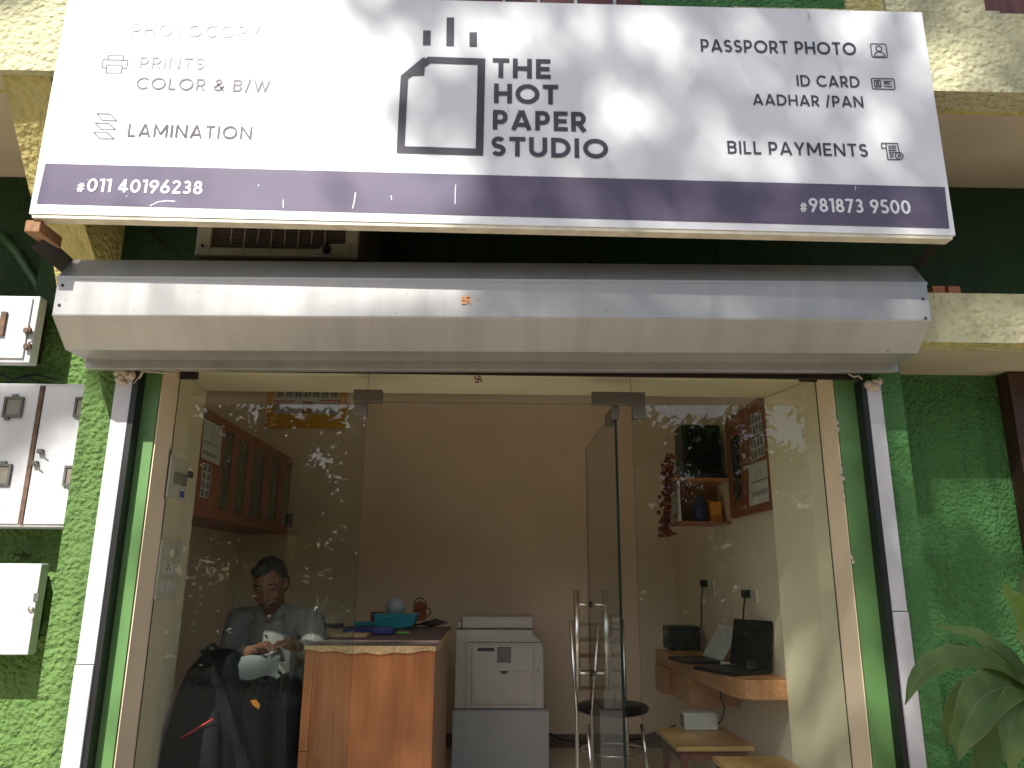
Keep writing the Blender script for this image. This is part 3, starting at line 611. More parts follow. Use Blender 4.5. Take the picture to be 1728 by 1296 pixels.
pxs([(724.5, 101.5), (812.5, 104.5), (809, 257), (676, 252.8), (682.5, 131)], 6.4, .0022, lg, True)
lg.poly([s3(.0027)(S(*q)) for q in [(677, 128), (716, 128), (717, 97), (718, 95)][:3] + [(712, 99)]][::-1])
for a, b in (((720.5, 52), (720, 76.5)), ((760, 30), (759.5, 78)), ((798.5, 55), (798.5, 79))):
    pxs([a, b], 6.5, .0022, lg)
lg.build('logo', M['ink'], sg)
for s_, x0, yb, x1 in (('THE', 831, 131.5, 929), ('HOT', 833, 174.5, 942), ('PAPER', 831, 219, 990), ('STUDIO', 828, 263.5, 1027)):
    text(s_, x0, yb, x1, 33, .105, M['ink'], gap=.13)
text('PHOTOCOPY', 222, 60, 438, 20.5, .062, M['ink_a'], gap=.22)
text('PRINTS', 235, 115, 344, 19, .06, M['ink_b'], gap=.22)
text('COLOR & B/W', 229, 150.5, 455, 20, .064, M['ink_c'], gap=.2)
text('LAMINATION', 215, 230.5, 424, 21.5, .064, M['ink_d'], gap=.22)
text('PASSPORT PHOTO', 1183, 87.5, 1445, 21, .075, M['ink'], gap=.17)
text('ID CARD', 1345, 146, 1451, 19, .075, M['ink'], gap=.17)
text('AADHAR /PAN', 1271, 177.5, 1457, 18.5, .075, M['ink'], gap=.17)
text('BILL PAYMENTS', 1228, 259.5, 1465, 21.5, .075, M['ink'], gap=.17)
text('#011 40196238', 129, 323.5, 341, 22.5, .085, M['inklight'], gap=.12)
text('#981873 9500', 1350, 357.5, 1537, 23.5, .085, M['inklight'], gap=.12)
# icons
def icon(px, py, lines, m=M['ink'], hw=1.1):
    a = S(px, py); sc = S(px + 10, py)[0] - a[0]; sc /= 10
    mb = MB(); k = 0
    for ln, cl in lines:
        o = .0022 + .0003 * (k % 4); k += 1
        mb.stroke([(a[0] + x * sc, a[1] - y * sc) for x, y in ln], hw * sc, s3(o), cl)
    return mb.build('icon', m, sg)
rect = lambda x0, y0, x1, y1, r=2: (arc(x1-r, y0+r, r, -r, 0, 90, 4) + arc(x0+r, y0+r, r, -r, 90, 180, 4) + arc(x0+r, y1-r, r, -r, 180, 270, 4) + arc(x1-r, y1-r, r, -r, 270, 360, 4), True)
icon(1483, 86, [rect(-13, -13, 13, 13, 3), (arc(0, -4, 5, 5, 0, 348, 14), True), (arc(0, 11, 9, -9, 0, 180, 10), False), ([(-9, 11), (9, 11)], False)], hw=.8)
icon(1490, 142, [rect(-19, -10, 19, 10, 2), rect(-15, -6, -4, 6, 1), (arc(-9.5, -2, 2.4, 2.4, 0, 340, 8), True), (arc(-9.5, 6, 4, -4, 10, 170, 6), False), ([(0, -5), (15, -5)], False), ([(0, 0), (13, 0)], False), ([(0, 5), (15, 5)], False), ([(2, -2.5), (10, -2.5)], False)], hw=.85)
icon(1505, 256, [([(-9, -15), (11, -15), (12, 3)], False), ([(-9, 15), (12, 15)], False), ([(-9, -15), (-9, 15)], False), ([(-9, -15), (-16, -15), (-17, -6), (-9, -6)], False), (arc(11, 8, 6.5, 6.5, 0, 345, 14), True), (arc(11, 8, 2.5, 2.5, 0, 340, 8), True)] + [([(-6, y), (8, y)], False) for y in (-10, -6, -2, 2)] + [([(-6, y), (2, y)], False) for y in (6, 10)], hw=.9)
icon(194, 108, [([(-14, 8), (-21, 8), (-21, -8), (21, -8), (21, 8), (14, 8)], False), ([(-13, -8), (-13, -17), (13, -17), (13, -8)], False), rect(-13, 2, 13, 18, 1)], M['ink_c'], hw=.8)
icon(178, 214, [([(-18, -25), (4, -25), (18, -12), (-6, -12)], True), ([(-18, -7), (4, -7), (18, 5), (-6, 5)], True), ([(-18, 11), (4, 11), (18, 23), (-6, 23)], True)], M['ink_d'], hw=.8)
# scratches and scuffs on the vinyl
mb = MB()
for pts, hw in (([(253, 348), (266, 341), (282, 339), (296, 340)], .7), ([(600, 325), (598, 340), (595, 352)], .9), ([(769, 312), (768, 330), (768, 345)], .6), ([(478, 337), (478, 351)], .5), ([(436, 314), (437, 312)], .8), ([(660, 330), (661, 338)], .6), ([(1443, 314), (1443, 322)], .5)):
    pxs(pts, hw, .0016, mb)
mb.build('scratch', M['inklight'], sg)
mb = MB()
for pts, hw in (([(1361, 19), (1367, 33)], .7), ([(1366, 20), (1363, 34)], .7), ([(346, 167), (348, 176), (344, 184)], .8), ([(857, 180), (859, 192)], .6)):
    pxs(pts, hw, .0016, mb)
for k in range(9):
    c = (rnd.uniform(90, 1580), rnd.uniform(30, 380)); pxs([c, (c[0] + rnd.uniform(-2, 2), c[1] + rnd.uniform(1, 3))], rnd.uniform(.35, .8), .0016, mb)
mb.build('scuff', M['signedge'], sg)

# brackets carrying the sign
br = thing('sign_bracket', 'timber block and black iron strut under the left end of the signboard', 'bracket', (-1.68, 2.6, 2.4))
mb = MB(); a = P(70, 366, 2.57); b = P(64, 392, 2.57)
mb.box(a.x - .045, a.x + .01, 2.555, 2.70, b.z - .005, zb(SX0) - .018); mb.build('timber_block', M['plank'], br, bevel=.004)
mb = MB(); a = P(66, 408, 2.62); b = P(112, 448, 2.80); d = Vector((.028, 0, .02)); n = Vector((0, .03, 0))
mb.hexa([a - d, a + d, a + d + n, a - d + n], [b - d, b + d, b + d + n, b - d + n]); mb.build('strut', M['iron'], br)
br = thing('sign_bracket', 'thin dark iron strut under the right end of the signboard', 'bracket', (1.68, 2.6, 2.4))
mb = MB(); a = P(1590, 402, 2.60); b = P(1548, 448, 2.83); d = Vector((.012, 0, -.012)); n = Vector((0, .02, 0))
mb.hexa([a - d, a + d, a + d + n, a - d + n], [b - d, b + d, b + d + n, b - d + n]); mb.build('strut', M['iron'], br)

# ------------------------------------------------------------------ air conditioner between sign and hood
AY = 2.93
a = P(328, 430, AY); b = P(602, 434, AY); AZ0 = a.z; AX0, AX1 = a.x, b.x; AZ1 = AZ0 + .40
ac = thing('air_conditioner', 'beige window air conditioner half hidden behind the signboard', 'air conditioner', ((AX0 + AX1) / 2, 3.0, AZ0))
W_ = .066
mb = MB(); mb.box(AX0, AX0 + W_ * .92, AY, AY + .03, AZ0, AZ1); mb.box(AX1 - W_ * .8, AX1, AY, AY + .03, AZ0, AZ1)
mb.box(AX0 + W_ * .92, AX1 - W_ * .8, AY, AY + .03, AZ0, AZ0 + .035); mb.box(AX0 + W_ * .92, AX1 - W_ * .8, AY, AY + .03, AZ1 - .04, AZ1)
mb.build('front_frame', M['beige'], ac, bevel=.003)
MB().box(AX0 + .01, AX1 + .012, AY + .032, 3.438, AZ0 + .004, AZ1).build('body', M['acdark'], ac)
MB().box(AX0 - .0, AX1 - .03, AY + .02, AY + .2, AZ0 - .035, AZ0 - .001).build('base_tray', M['acdark'], ac)
mb = MB(); z = AZ0 + .04
while z < AZ1 - .05: mb.box(AX0 + W_, AX1 - W_ * .85, AY + .012, AY + .020, z, z + .005); z += .011
mb.build('fins', M['acfin'], ac)
mb = MB(); gx0, gx1 = AX0 + W_ * .92, AX1 - W_ * .8
for k in range(8):
    x = gx0 + (gx1 - gx0) * (.15 + .1 * k); mb.tube([(x, AY - .004, AZ0 + (.055 if k % 2 == 0 else .02)), (x, AY - .004, AZ1)], .0022, 6)
for zz in (AZ0 + .13, AZ0 + .3): mb.tube([(gx0, AY - .006, zz), (gx1, AY - .006, zz)], .0022, 6)
mb.build('wire_guard', M['beige'], ac)
mb = MB(); kx, kz = AX1 - .125, AZ0 + .03
mb.prism([(kx - .05, AY - .006, AZ0 + .01), (kx + .09, AY - .006, AZ0 + .01), (kx + .09, AY - .006, AZ0 + .06), (kx - .015, AY - .006, AZ0 + .055)], [(kx - .05, AY, AZ0 + .01), (kx + .09, AY, AZ0 + .01), (kx + .09, AY, AZ0 + .06), (kx - .015, AY, AZ0 + .055)])
mb.build('valve_plate', M['beige'], ac)
mb = MB(); mb.ball((kx, AY - .018, kz), (.018, .018, .022), 12, 8); mb.ball((AX0 + .03, AY - .004, AZ0 + .04), .006, 8, 6)
mb.build('knob', M['black'], ac)
# bricks lying on the right canopy
for k, (pxa, lab) in enumerate(((1573, 'orange brick next to the shutter housing on the right canopy'), (1599, 'outer orange brick on the right canopy'))):
    a = P(pxa, 494, 3.03); mb = MB(); mb.box(a.x, a.x + .055 - .002, 3.02, 3.09, 2.402, 2.402 + .047)
    for h in range(1): mb.ball((a.x + .02, 3.02, 2.426), (.005, .003, .005), 8, 5)
    tag(mb.build('brick', M['terracotta'], bevel=.003), lab, 'brick', 'bricks on the canopy')
# wires under hood ends and in shadows
mb = MB()
for pts in ([(250, 385), (275, 415), (300, 440)], [(258, 385), (268, 405), (290, 432)]):
    mb.tube([P(p[0], p[1], 3.42) for p in pts], .0035, 6)
tag(mb.build('cable', M['black']), 'thin black cable hanging on the dark wall left of the air conditioner', 'cable')
mb = MB(); mb.tube([P(232, 632, 3.07), P(240, 627, 3.08), P(262, 628, 3.10), P(300, 632, 3.12)], .004, 6); mb.tube([P(226, 648, 3.07), P(238, 633, 3.07), P(244, 622, 3.07)], .005, 6)
tag(mb.build('cable', M['soffit']), 'pale dusty wire stub at the top of the left guide rail', 'cable')
mb = MB(); mb.tube([P(1432, 631, 3.07), P(1441, 636, 3.07), P(1449, 634, 3.06), P(1455, 640, 3.05)], .004, 6)
tag(mb.build('cable', M['soffit']), 'pale dusty wire stub at the top of the right guide rail', 'cable')

# ------------------------------------------------------------------ meter boxes on the left wall
BY = 3.36
def win(parent, px0, py0, px1, py1):
    a = P(px0, py1, BY - .006); b = P(px1, py0, BY - .006); mb = MB(); t = .010
    mb.box(a.x, a.x + t, BY - .012, BY - .001, a.z, b.z); mb.box(b.x - t, b.x, BY - .012, BY - .001, a.z, b.z)
    mb.box(a.x + t, b.x - t, BY - .012, BY - .001, a.z, a.z + t); mb.box(a.x + t, b.x - t, BY - .012, BY - .001, b.z - t, b.z)
    xc = (a.x + b.x) / 2; mb.box(xc - .012, xc + .012, BY - .010, BY - .001, b.z, b.z + .012); mb.box(xc - .03, xc - .01, BY - .010, BY - .001, a.z - .012, a.z)
    w = mb.build('window_frame', M['darkrim'], parent)
    MB().box(a.x + t, b.x - t, BY - .006, BY - .002, a.z + t, b.z - t).build('pane', M['pane'], w)
c0 = P(70, 651, BY); c1 = P(37, 884, BY); zt, zbm = c0.z, c1.z; xm = (c0.x + c1.x) / 2
mt = thing('meter_cabinet', 'wide grey two-door meter cabinet with little windows on the left wall', 'meter box', (xm, 3.5, zbm))
MB().box(xm - .62, xm + .36, BY + .008, 3.556, zbm - .012, zt + .012).build('case', M['greymetal'], mt, bevel=.004)
dl = MB().box(xm - .60, xm - .012, BY, BY + .007, zbm, zt).build('door', M['greymetal'], mt, bevel=.002)
dr = MB().box(xm + .012, xm + .345, BY, BY + .007, zbm, zt).build('door', M['greymetal'], mt, bevel=.002)
mb = MB(); mb.box(xm - .009, xm + .009, BY - .004, BY + .006, zbm, zt); mb.build('hinge_strip', M['rust'], mt)
win(dl, 3, 670, 41, 704); win(dl, -16, 783, 21, 819); win(dr, 123, 671, 168, 704); win(dr, 105, 786, 150, 820)
mb = MB()
for px_, py_ in ((66, 761), (57, 781)):
    a = P(px_, py_, BY - .012); mb.box(a.x - .006, a.x + .016, BY - .022, BY - .001, a.z - .010, a.z + .008); mb.tube([(a.x, BY - .02, a.z), (a.x + .03, BY - .03, a.z - .012)], .004, 6)
mb.build('latch', M['darkrim'], mt)
a = P(72, 500, BY); b = P(50, 612, BY)
mu = thing('meter_box', 'upper grey meter box with black latches near the shutter housing', 'meter box', (a.x - .2, 3.5, b.z))
MB().box(a.x - .62, a.x - .01, BY, BY + .06, b.z, a.z).build('case', M['greymetal'], mu, bevel=.004)
MB().box(a.x - .56, a.x - .08, BY + .062, 3.556, b.z + .05, a.z - .05).build('backing_frame', M['iron'], mu)
MB().box(a.x - .60, a.x - .038, BY - .010, BY - .001, b.z + .018, a.z - .012).build('door', M['greymetal'], mu, bevel=.002)
mb = MB()
for px_, py_ in ((47, 557), (47, 584)):
    q = P(px_, py_, BY - .02); mb.box(q.x - .018, q.x + .014, BY - .026, BY - .011, q.z - .012, q.z + .01)
    mb.tube([(q.x + .005, BY - .02, q.z + .02), (q.x + .004, BY - .03, q.z - .022)], .005, 6)
q = P(4, 545, BY - .02); mb.box(q.x - .012, q.x + .012, BY - .024, BY - .011, q.z - .06, q.z + .055)
mb.build('latch', M['rust'], mu)
mb = MB(); mb.tube([P(-10, 626, 3.5), P(20, 640, 3.48), P(60, 632, 3.5), P(100, 641, 3.5)], .005, 6); mb.tube([P(0, 650, 3.5), P(40, 638, 3.47), P(88, 648, 3.5)], .005, 6)
tag(mb.build('cable', M['black']), 'black cables looping between the upper meter box and the cabinet', 'cable')
a = P(74, 951, BY); b = P(52, 1106, BY)
ml = thing('junction_box', 'plain pale grey junction box under the meter cabinet', 'meter box', (a.x - .2, 3.5, b.z))
MB().box(a.x - .62, a.x - .012, BY + .006, BY + .07, b.z, a.z).build('case', M['greymetal'], ml, bevel=.008)
MB().box(a.x - .56, a.x - .08, BY + .072, 3.556, b.z + .05, a.z - .05).build('backing_frame', M['iron'], ml)
MB().box(a.x - .60, a.x - .005, BY - .006, BY + .005, b.z + .003, a.z - .003).build('door', M['greymetal'], ml, bevel=.004)
mb = MB(); q = P(60, 1008, BY - .01); mb.box(q.x - .009, q.x + .012, BY - .010, BY - .0065, q.z - .017, q.z + .017); mb.build('lock', M['darkrim'], ml)
mb = MB(); q = P(52, 1028, BY - .01); mb.tube([(q.x, BY - .013, q.z), (q.x, BY - .006, q.z)], .012, 12); mb.tube([(q.x, BY - .0145, q.z), (q.x, BY - .0131, q.z)], .005, 10); mb.build('keyhole', M['steel'], ml)
mb = MB(); q = P(42, 940, 3.55)
for k in range(5): mb.tube([(q.x - .03 + .012 * k, 3.556, q.z + .01), (q.x - .02 + .012 * k + rnd.uniform(-.02, .02), 3.52, q.z + rnd.uniform(-.03, .03))], .004, 5)
tag(mb.build('wire_stub', M['rust']), 'twisted wire ends poking from the green wall above the junction box', 'wire')
mb = MB(); mb.tube([P(0, 395, 3.52), P(28, 425, 3.52), P(62, 478, 3.52), P(78, 530, 3.53)], .022, 10)
tag(mb.build('pipe', M['pvc']), 'green painted pipe slanting down the dark wall left of the housing', 'pipe')

# ------------------------------------------------------------------ glass front and door
GX0, GXA, GXB, GX1 = -1.4055, -.566, .628, 1.4785
gf = thing('glass_shopfront', 'frameless glass shopfront with two fixed panes and steel patch fittings', 'shopfront', (0, 3.3, 0))
def pane(name, x0, x1, y0, y1, z0, z1, parent, m, ax):
    mb = MB(); mb.box(x0, x1, y0, y1, z0, z1)
    for i in range(6): mb.mi[i] = 1
    if ax == 'y': mb.mi[2] = 0; mb.mi[4] = 0
    else: mb.mi[3] = 0; mb.mi[5] = 0
    return mb.build(name, [m, M['glassedge']], parent)
pane('fixed_pane', GX0, GXA, 3.30, 3.310, 0.001, 2.10, gf, M['glass'], 'y')['label'] = 'dusty fixed pane left of the doorway'
pane('fixed_pane', GXB, GX1, 3.30, 3.310, 0.001, 2.10, gf, M['glass'], 'y')['label'] = 'dusty fixed pane right of the doorway'
pane('transom', GXA + .003, GXB - .003, 3.30, 3.310, 1.965, 2.10, gf, M['glass'], 'y')
def fitting(px0, py0, px1, py1, lx0, lx1, ly1):
    a = P(px0, py0, 3.292); b = P(px1, py1, 3.292); mb = MB()
    mb.box(a.x, b.x, 3.288, 3.322, b.z, a.z)
    c = P(lx0, ly1, 3.292); d = P(lx1, ly1, 3.292); mb.box(c.x, d.x, 3.288, 3.322, c.z, b.z - .0005)
    mb.build('patch_fitting', M['patch'], gf, bevel=.002)
fitting(597, 657, 644, 679, 597, 619, 701); fitting(999, 661, 1089, 683, 1068, 1090, 706)
def clamp(px0, px1, py0, py1):
    a = P(px0, py0, 3.288); b = P(px1, py1, 3.288); mb = MB()
    mb.box(a.x, b.x, 3.280, 3.299, b.z, a.z); xc = (a.x + b.x) / 2
    mb.box(xc - .01, xc + .02, 3.272, 3.281, b.z + .008, a.z + .004)
    mb.build('clamp', M['iron'], gf, bevel=.002)
clamp(306, 333, 627, 640); clamp(1348, 1381, 628, 644)
dx = .555
gd = thing('glass_door', 'clear glass door standing open inwards with a steel pull handle', 'door', (dx, 3.3, 0))
pane('leaf', dx - .006, dx + .006, 3.318, 4.385, .015, 1.942, gd, M['glass_clear'], 'x')
MB().box(dx - .02, dx + .016, 3.308, 3.50, 1.90, 1.955).build('top_patch', M['patch'], gd, bevel=.002)
MB().box(dx - .014, dx + .014, 3.314, 3.335, 1.955, 1.975).build('pivot', M['patch'], gd)
hY = 4.27; h1 = P(996, 1020, hY); zt_ = P(996, 996, hY).z; zb_ = P(1000, 1166, hY).z
zr1 = P(996, 1020, hY).z; zr2 = P(999, 1136, hY).z
ha = MB()
for s in (-1, 1): ha.tube([(dx + s * .083, hY, zb_), (dx + s * .083, hY, zt_)], .0155, 14)
for z in (zr1, zr2):
    ha.tube([(dx - .083, hY, z), (dx - .007, hY, z)], .0095, 10); ha.tube([(dx + .007, hY, z), (dx + .083, hY, z)], .0095, 10)
hd = ha.build('pull_handle', M['steel'], gd)
mb = MB()
for z in (zr1, zr2): mb.tube([(dx - .012, hY, z), (dx - .0062, hY, z)], .017, 14); mb.tube([(dx + .0062, hY, z), (dx + .012, hY, z)], .017, 14)
mb.build('collar', M['black'], hd)

# ------------------------------------------------------------------ things inside the shop
def ptext(s, x0, z0, x1, hgt, t, m, name, parent, Y, gap=.18):
    adv = 0; gl = []
    for ch in s:
        w, st = glyph(ch, t); gl.append((adv, st)); adv += w + gap
    sx = (x1 - x0) / (adv - gap); mb = MB(); k = 0
    for g, st in gl:
        for line in st:
            o = .0003 * (k % 4); k += 1
            mb.stroke([(x0 + (g + p[0]) * sx, z0 + p[1] * hgt) for p in line], t * hgt, lambda q: (q[0], Y - o, q[1]))
    return mb.build(name, m, parent)
# --- built-in wall cabinets
CX = -1.51
wc = thing('wall_cabinet', 'long brown wall cabinet with green glass doors on the left shop wall', 'cabinet', (CX - .17, 4.8, 1.50))
zc0 = PX(327, 869, CX).z; zc1 = PX(345, 686, CX).z; yc0 = 3.78; yc1 = 5.715
mb = MB(); mb.box(-1.858, CX - .012, yc0, yc1, zc0, zc1); mb.build('case', M['cabwood'], wc)
mb = MB()
mb.box(CX - .011, CX, yc0, yc1, zc1 - .055, zc1); mb.box(CX - .011, CX, yc0, yc1, zc0, zc0 + .06)
ys = [PX(a, 780, CX).y for a in (376, 392, 402, 418, 427, 447, 459, 473, 482)]
edges = [yc0] + ys + [yc1]
for i in range(0, len(edges) - 1, 2): mb.box(CX - .011, CX, edges[i], edges[i + 1], zc0 + .061, zc1 - .056)
mb.build('door_frame', M['cabwood'], wc, bevel=.002)
mb = MB()
for i in range(1, len(edges) - 1, 2): mb.box(CX - .011, CX - .006, edges[i] + .001, edges[i + 1] - .001, zc0 + .062, zc1 - .057)
mb.build('glass_panel', M['cabglass'], wc)
def wallquad(pts, X, m, name='sheet', parent=None, th=.001):
    s = 1 if X < 0 else -1
    a = [PX(*q, X) for q in pts]; b = [q + Vector((s * th, 0, 0)) for q in a]
    return MB().hexa(a, b).build(name, m, parent)
o = wallquad([(345, 706), (376, 722), (370, 786), (339, 772)], CX + .002, M['paper'], 'poster'); tag(o, 'white notice with a small logo stuck on the left wall cabinet', 'poster')
mb = MB()
for pts in ([(357, 726), (356, 738)], [(361, 729), (360, 740)], [(345, 744), (368, 755)], [(343, 760), (366, 771)], [(342, 763), (365, 774)]):
    a, b = PX(*pts[0], CX + .0035), PX(*pts[1], CX + .0035); mb.stroke([(a.y, a.z), (b.y, b.z)], .0035, lambda q: (CX + .0035 + .0, q[0], q[1]))
mb.build('print', M['paperink'], o)
def photosheet(quad, X, rows, cols, label):
    o = wallquad(quad, X, M['paper'], 'photo_sheet'); tag(o, label, 'photo sheet')
    s = 1 if X < 0 else -1; c = [PX(*q, X) for q in quad]; mb = MB()
    lerp = lambda u, v: (c[0] * (1 - u) + c[1] * u) * (1 - v) + (c[3] * (1 - u) + c[2] * u) * v
    for r_ in range(rows):
        for k in range(cols):
            u0, u1, v0, v1 = (k + .13) / cols, (k + .87) / cols, (r_ + .10) / rows, (r_ + .90) / rows
            d = Vector((s * .0018, 0, 0)); mb.poly([lerp(u0, v0) + d, lerp(u1, v0) + d, lerp(u1, v1) + d, lerp(u0, v1) + d])
    mb.build('passport_photo_print', M['paperink'], o); return o
photosheet([(342, 780), (358, 787), (351, 841), (337, 838)], CX + .002, 4, 2, 'sheet of small passport photos stuck on the left wall cabinet')
o = wallquad([(486, 866), (495, 868), (492, 891), (484, 889)], CX + .002, M['paperink'], 'paper_tag'); tag(o, 'small square paper tag at the far end of the left wall cabinet', 'tag')
DX = 1.40
wr = thing('wall_cabinet', 'short brown wall cabinet with photo sheets on its door on the right wall', 'cabinet', (DX, 4.1, 1.55))
z0_ = PX(1303, 858, DX).z; z1_ = PX(1289, 664, DX).z
yA, yB, yC = 3.735, PX(1256, 800, DX).y, PX(1228, 800, DX).y
MB().box(DX + .011, 1.429, yA, yC, z0_, z1_).build('case', M['cabwood'], wr)
mb = MB(); mb.box(DX, DX + .010, yA, yB - .003, z0_, z1_); mb.build('door', M['cabwood'], wr, bevel=.002)
mb = MB(); g0, g1 = PX(1249, 780, DX).y, PX(1233, 780, DX).y
mb.box(DX, DX + .010, yB + .003, g0, z0_, z1_); mb.box(DX, DX + .010, g1, yC, z0_, z1_); mb.box(DX, DX + .010, g0, g1, z0_, z0_ + .09); mb.box(DX, DX + .010, g0, g1, z1_ - .13, z1_)
d2 = mb.build('door', M['cabwood'], wr, bevel=.002)
MB().box(DX + .004, DX + .009, g0 + .001, g1 - .001, z0_ + .091, z1_ - .131).build('glass_panel', M['cabglass'], d2)
photosheet([(1264, 702), (1283, 692), (1287, 728), (1266, 739)], DX - .002, 2, 4, 'upper sheet of passport photos on the right wall cabinet')
photosheet([(1266, 743), (1287, 733), (1291, 768), (1268, 780)], DX - .002, 2, 4, 'lower sheet of passport photos on the right wall cabinet')
o = wallquad([(1263, 786), (1294, 774), (1298, 845), (1265, 855)], DX - .002, M['paper'], 'poster'); tag(o, 'white notice with small print below the photo sheets on the right cabinet', 'poster')
mb = MB()
for pts in ([(1279, 790), (1280, 804)], [(1275, 796), (1276, 806)], [(1283, 793), (1284, 802)], [(1267, 816), (1295, 806)], [(1268, 834), (1295, 825)], [(1268, 838), (1295, 829)]):
    a, b = PX(*pts[0], DX - .0035), PX(*pts[1], DX - .0035); mb.stroke([(a.y, a.z), (b.y, b.z)], .0035, lambda q: (DX - .0035, q[0], q[1]))
mb.build('print', M['paperink'], o)

# --- calendar on the back wall
KY = 5.962
a = P(455, 628, KY); b = P(582, 724, KY)
ca = thing('calendar', 'yellow wall calendar hanging high on the back wall', 'calendar', ((a.x + b.x) / 2, KY, b.z))
MB().box(a.x, b.x, KY - .004, KY, b.z, a.z).build('backing', M['yellow'], ca)
q0 = P(466, 640, KY); q1 = P(572, 700, KY)
MB().box(q0.x, q1.x, KY - .0055, KY - .0045, q1.z, q0.z).build('sheet', M['paper'], ca)
zr = P(500, 671, KY); ptext('24 25 26 27 28 29 30', q0.x + .02, zr.z, q1.x - .02, P(0, 660, KY).z - P(0, 671, KY).z, .11, M['paperink'], 'numbers', ca, KY - .006)
mb = MB()
for (p0, p1, hw) in (((462, 677), (498, 677), .006), ((540, 676), (575, 676), .006)):
    A, B = P(*p0, KY), P(*p1, KY); mb.box(A.x, B.x, KY - .0065, KY - .0058, A.z - hw, A.z + hw)
mb.build('red_heading', M['red'], ca)
mb = MB()
for bx in (468, 545):
    for i in range(7):
        for j in range(5):
            A = P(bx + i * 4.3, 682 + j * 3.6, KY); mb.box(A.x, A.x + .008, KY - .0065, KY - .0058, A.z - .006, A.z)
mb.build('date_grid', M['paperink'], ca)
A, B = P(511, 677, KY), P(527, 698, KY); MB().box(A.x, B.x, KY - .0066, KY - .0058, B.z, A.z).build('portrait_print', M['terracotta'], ca)
mb = MB()
for py in (707, 713, 719): A, B = P(478, py, KY), P(548, py + 1.6, KY); mb.box(A.x, B.x, KY - .0055, KY - .0045, B.z, A.z)
mb.build('stripe', M['orange'], ca)

# --- distribution board and switchboard on the left jamb
JX = -1.400
y0, y1 = PX(283, 800, JX).y, PX(318, 800, JX).y; zt, zb2 = PX(300, 760, JX).z, PX(300, 848, JX).z
db = thing('distribution_board', 'cream metal distribution board on the left jamb behind the glass', 'electrical box', (JX - .03, (y0 + y1) / 2, zb2))
MB().box(JX - .045, JX - .006, y0, y1, zb2, zt).build('case', M['jamb2'], db, bevel=.003)
MB().box(JX - .005, JX, y0 + .015, y1 - .01, zb2 + .012, zt - .03).build('door', M['switch'], db, bevel=.003)
zz = lambda py: PX(300, py, JX).z; yy = lambda p: PX(p, 810, JX).y
MB().box(JX + .001, JX + .004, yy(293), yy(314), zz(817), zz(797)).build('breaker_window', M['pane'], db)
MB().box(JX + .001, JX + .012, yy(315), yy(321), zz(800), zz(789)).build('latch', M['darkrim'], db)
MB().box(JX + .001, JX + .003, yy(305), yy(313), zz(838), zz(827)).build('label_sticker', M['bluelab'], db)
y0, y1 = PX(268, 960, JX).y, PX(304, 960, JX).y; zt, zb2 = PX(285, 910, JX).z, PX(285, 1011, JX).z
swb = thing('switchboard', 'white modular switchboard on the left jamb below the distribution board', 'switch panel', (JX - .02, (y0 + y1) / 2, zb2))
MB().box(JX - .045, JX - .001, y0, y1, zb2, zt).build('plate', M['switch'], swb, bevel=.006)
yl, zl = y1 - y0, zt - zb2
mb = MB(); mb.tube([(JX, y0 + .45 * yl, zb2 + .78 * zl), (JX + .018, y0 + .45 * yl, zb2 + .78 * zl)], .022, 14); mb.build('dimmer_knob', M['switch'], swb)
for j, k in ((.13, 3), (.42, 2)):
    for i in range(k):
        f0 = .2 + i * .62 / k; m_ = MB(); m_.box(JX, JX + .006, y0 + f0 * yl, y0 + (f0 + .5 / k) * yl, zb2 + j * zl, zb2 + (j + .2) * zl); m_.build('rocker', M['paper'], swb, bevel=.002)
mb = MB()
for f_ in (.3, .42, .36): mb.tube([(JX, y0 + f_ * yl, zb2 + (.50 + (.06 if f_ == .36 else 0)) * zl), (JX + .0065, y0 + f_ * yl, zb2 + (.50 + (.06 if f_ == .36 else 0)) * zl)], .006, 8)
mb.build('socket_hole', M['black'], swb)

# --- counter with cloth and things on it
KX0, KX1, KY0, KY1, KZ = -.832, -.252, 3.665, 5.05, .895
kt = thing('counter', 'reddish wood laminate counter standing in the shop behind the left pane', 'counter', ((KX0 + KX1) / 2, 4.3, 0.0))
MB().box(KX0, KX1 - .012, KY0 + .02, KY1, 0.002, KZ - .006).build('carcass', M['countere'], kt)
MB().box(KX0 + .03, KX1, KY0, KY0 + .019, 0.002, KZ - .004).build('front_panel', M['counter'], kt, bevel=.001)
MB().box(KX0 - .012, KX0 + .029, KY0 - .002, KY0 + .019, 0.45, KZ - .004).build('corner_strip', M['counter'], kt, bevel=.001)
MB().box(KX0 - .012, KX0 + .029, KY0 - .002, KY0 + .019, 0.002, .447).build('corner_strip', M['counter'], kt, bevel=.001)
cl = thing('tablecloth', 'dark patterned cloth with cream lace edge covering the wood counter', 'cloth', ((KX0 + KX1) / 2, 4.3, KZ))
N_ = 46; mb = MB(); mb.box(KX0 - .014, KX1 + .004, KY0 - .006, KY1, KZ - .003, KZ); mb.build('cloth', M['lace'], cl)
mb = MB()
fr = [(KX0 - .016 + (KX1 + .02 - KX0) * i / N_) for i in range(N_ + 1)]
hang = lambda u: .026 + .007 * math.sin(u * 9) + .004 * math.sin(u * 47)
A = [(x, KY0 - .009, KZ + .001) for x in fr]; B = [(x, KY0 - .012 - .002 * math.sin(i * 1.7), KZ - hang(x)) for i, x in enumerate(fr)]
mb.add(A + B, [(i + N_ + 1, i + N_ + 2, i + 1, i) for i in range(N_)])
fy = [KY0 - .009 + (KY1 - KY0) * i / N_ for i in range(N_ + 1)]
A = [(KX1 + .006, y, KZ + .001) for y in fy]; B = [(KX1 + .010 + .002 * math.sin(i * 1.3), y, KZ - hang(y * 1.3) * (1.5 if i < 4 else 1)) for i, y in enumerate(fy)]
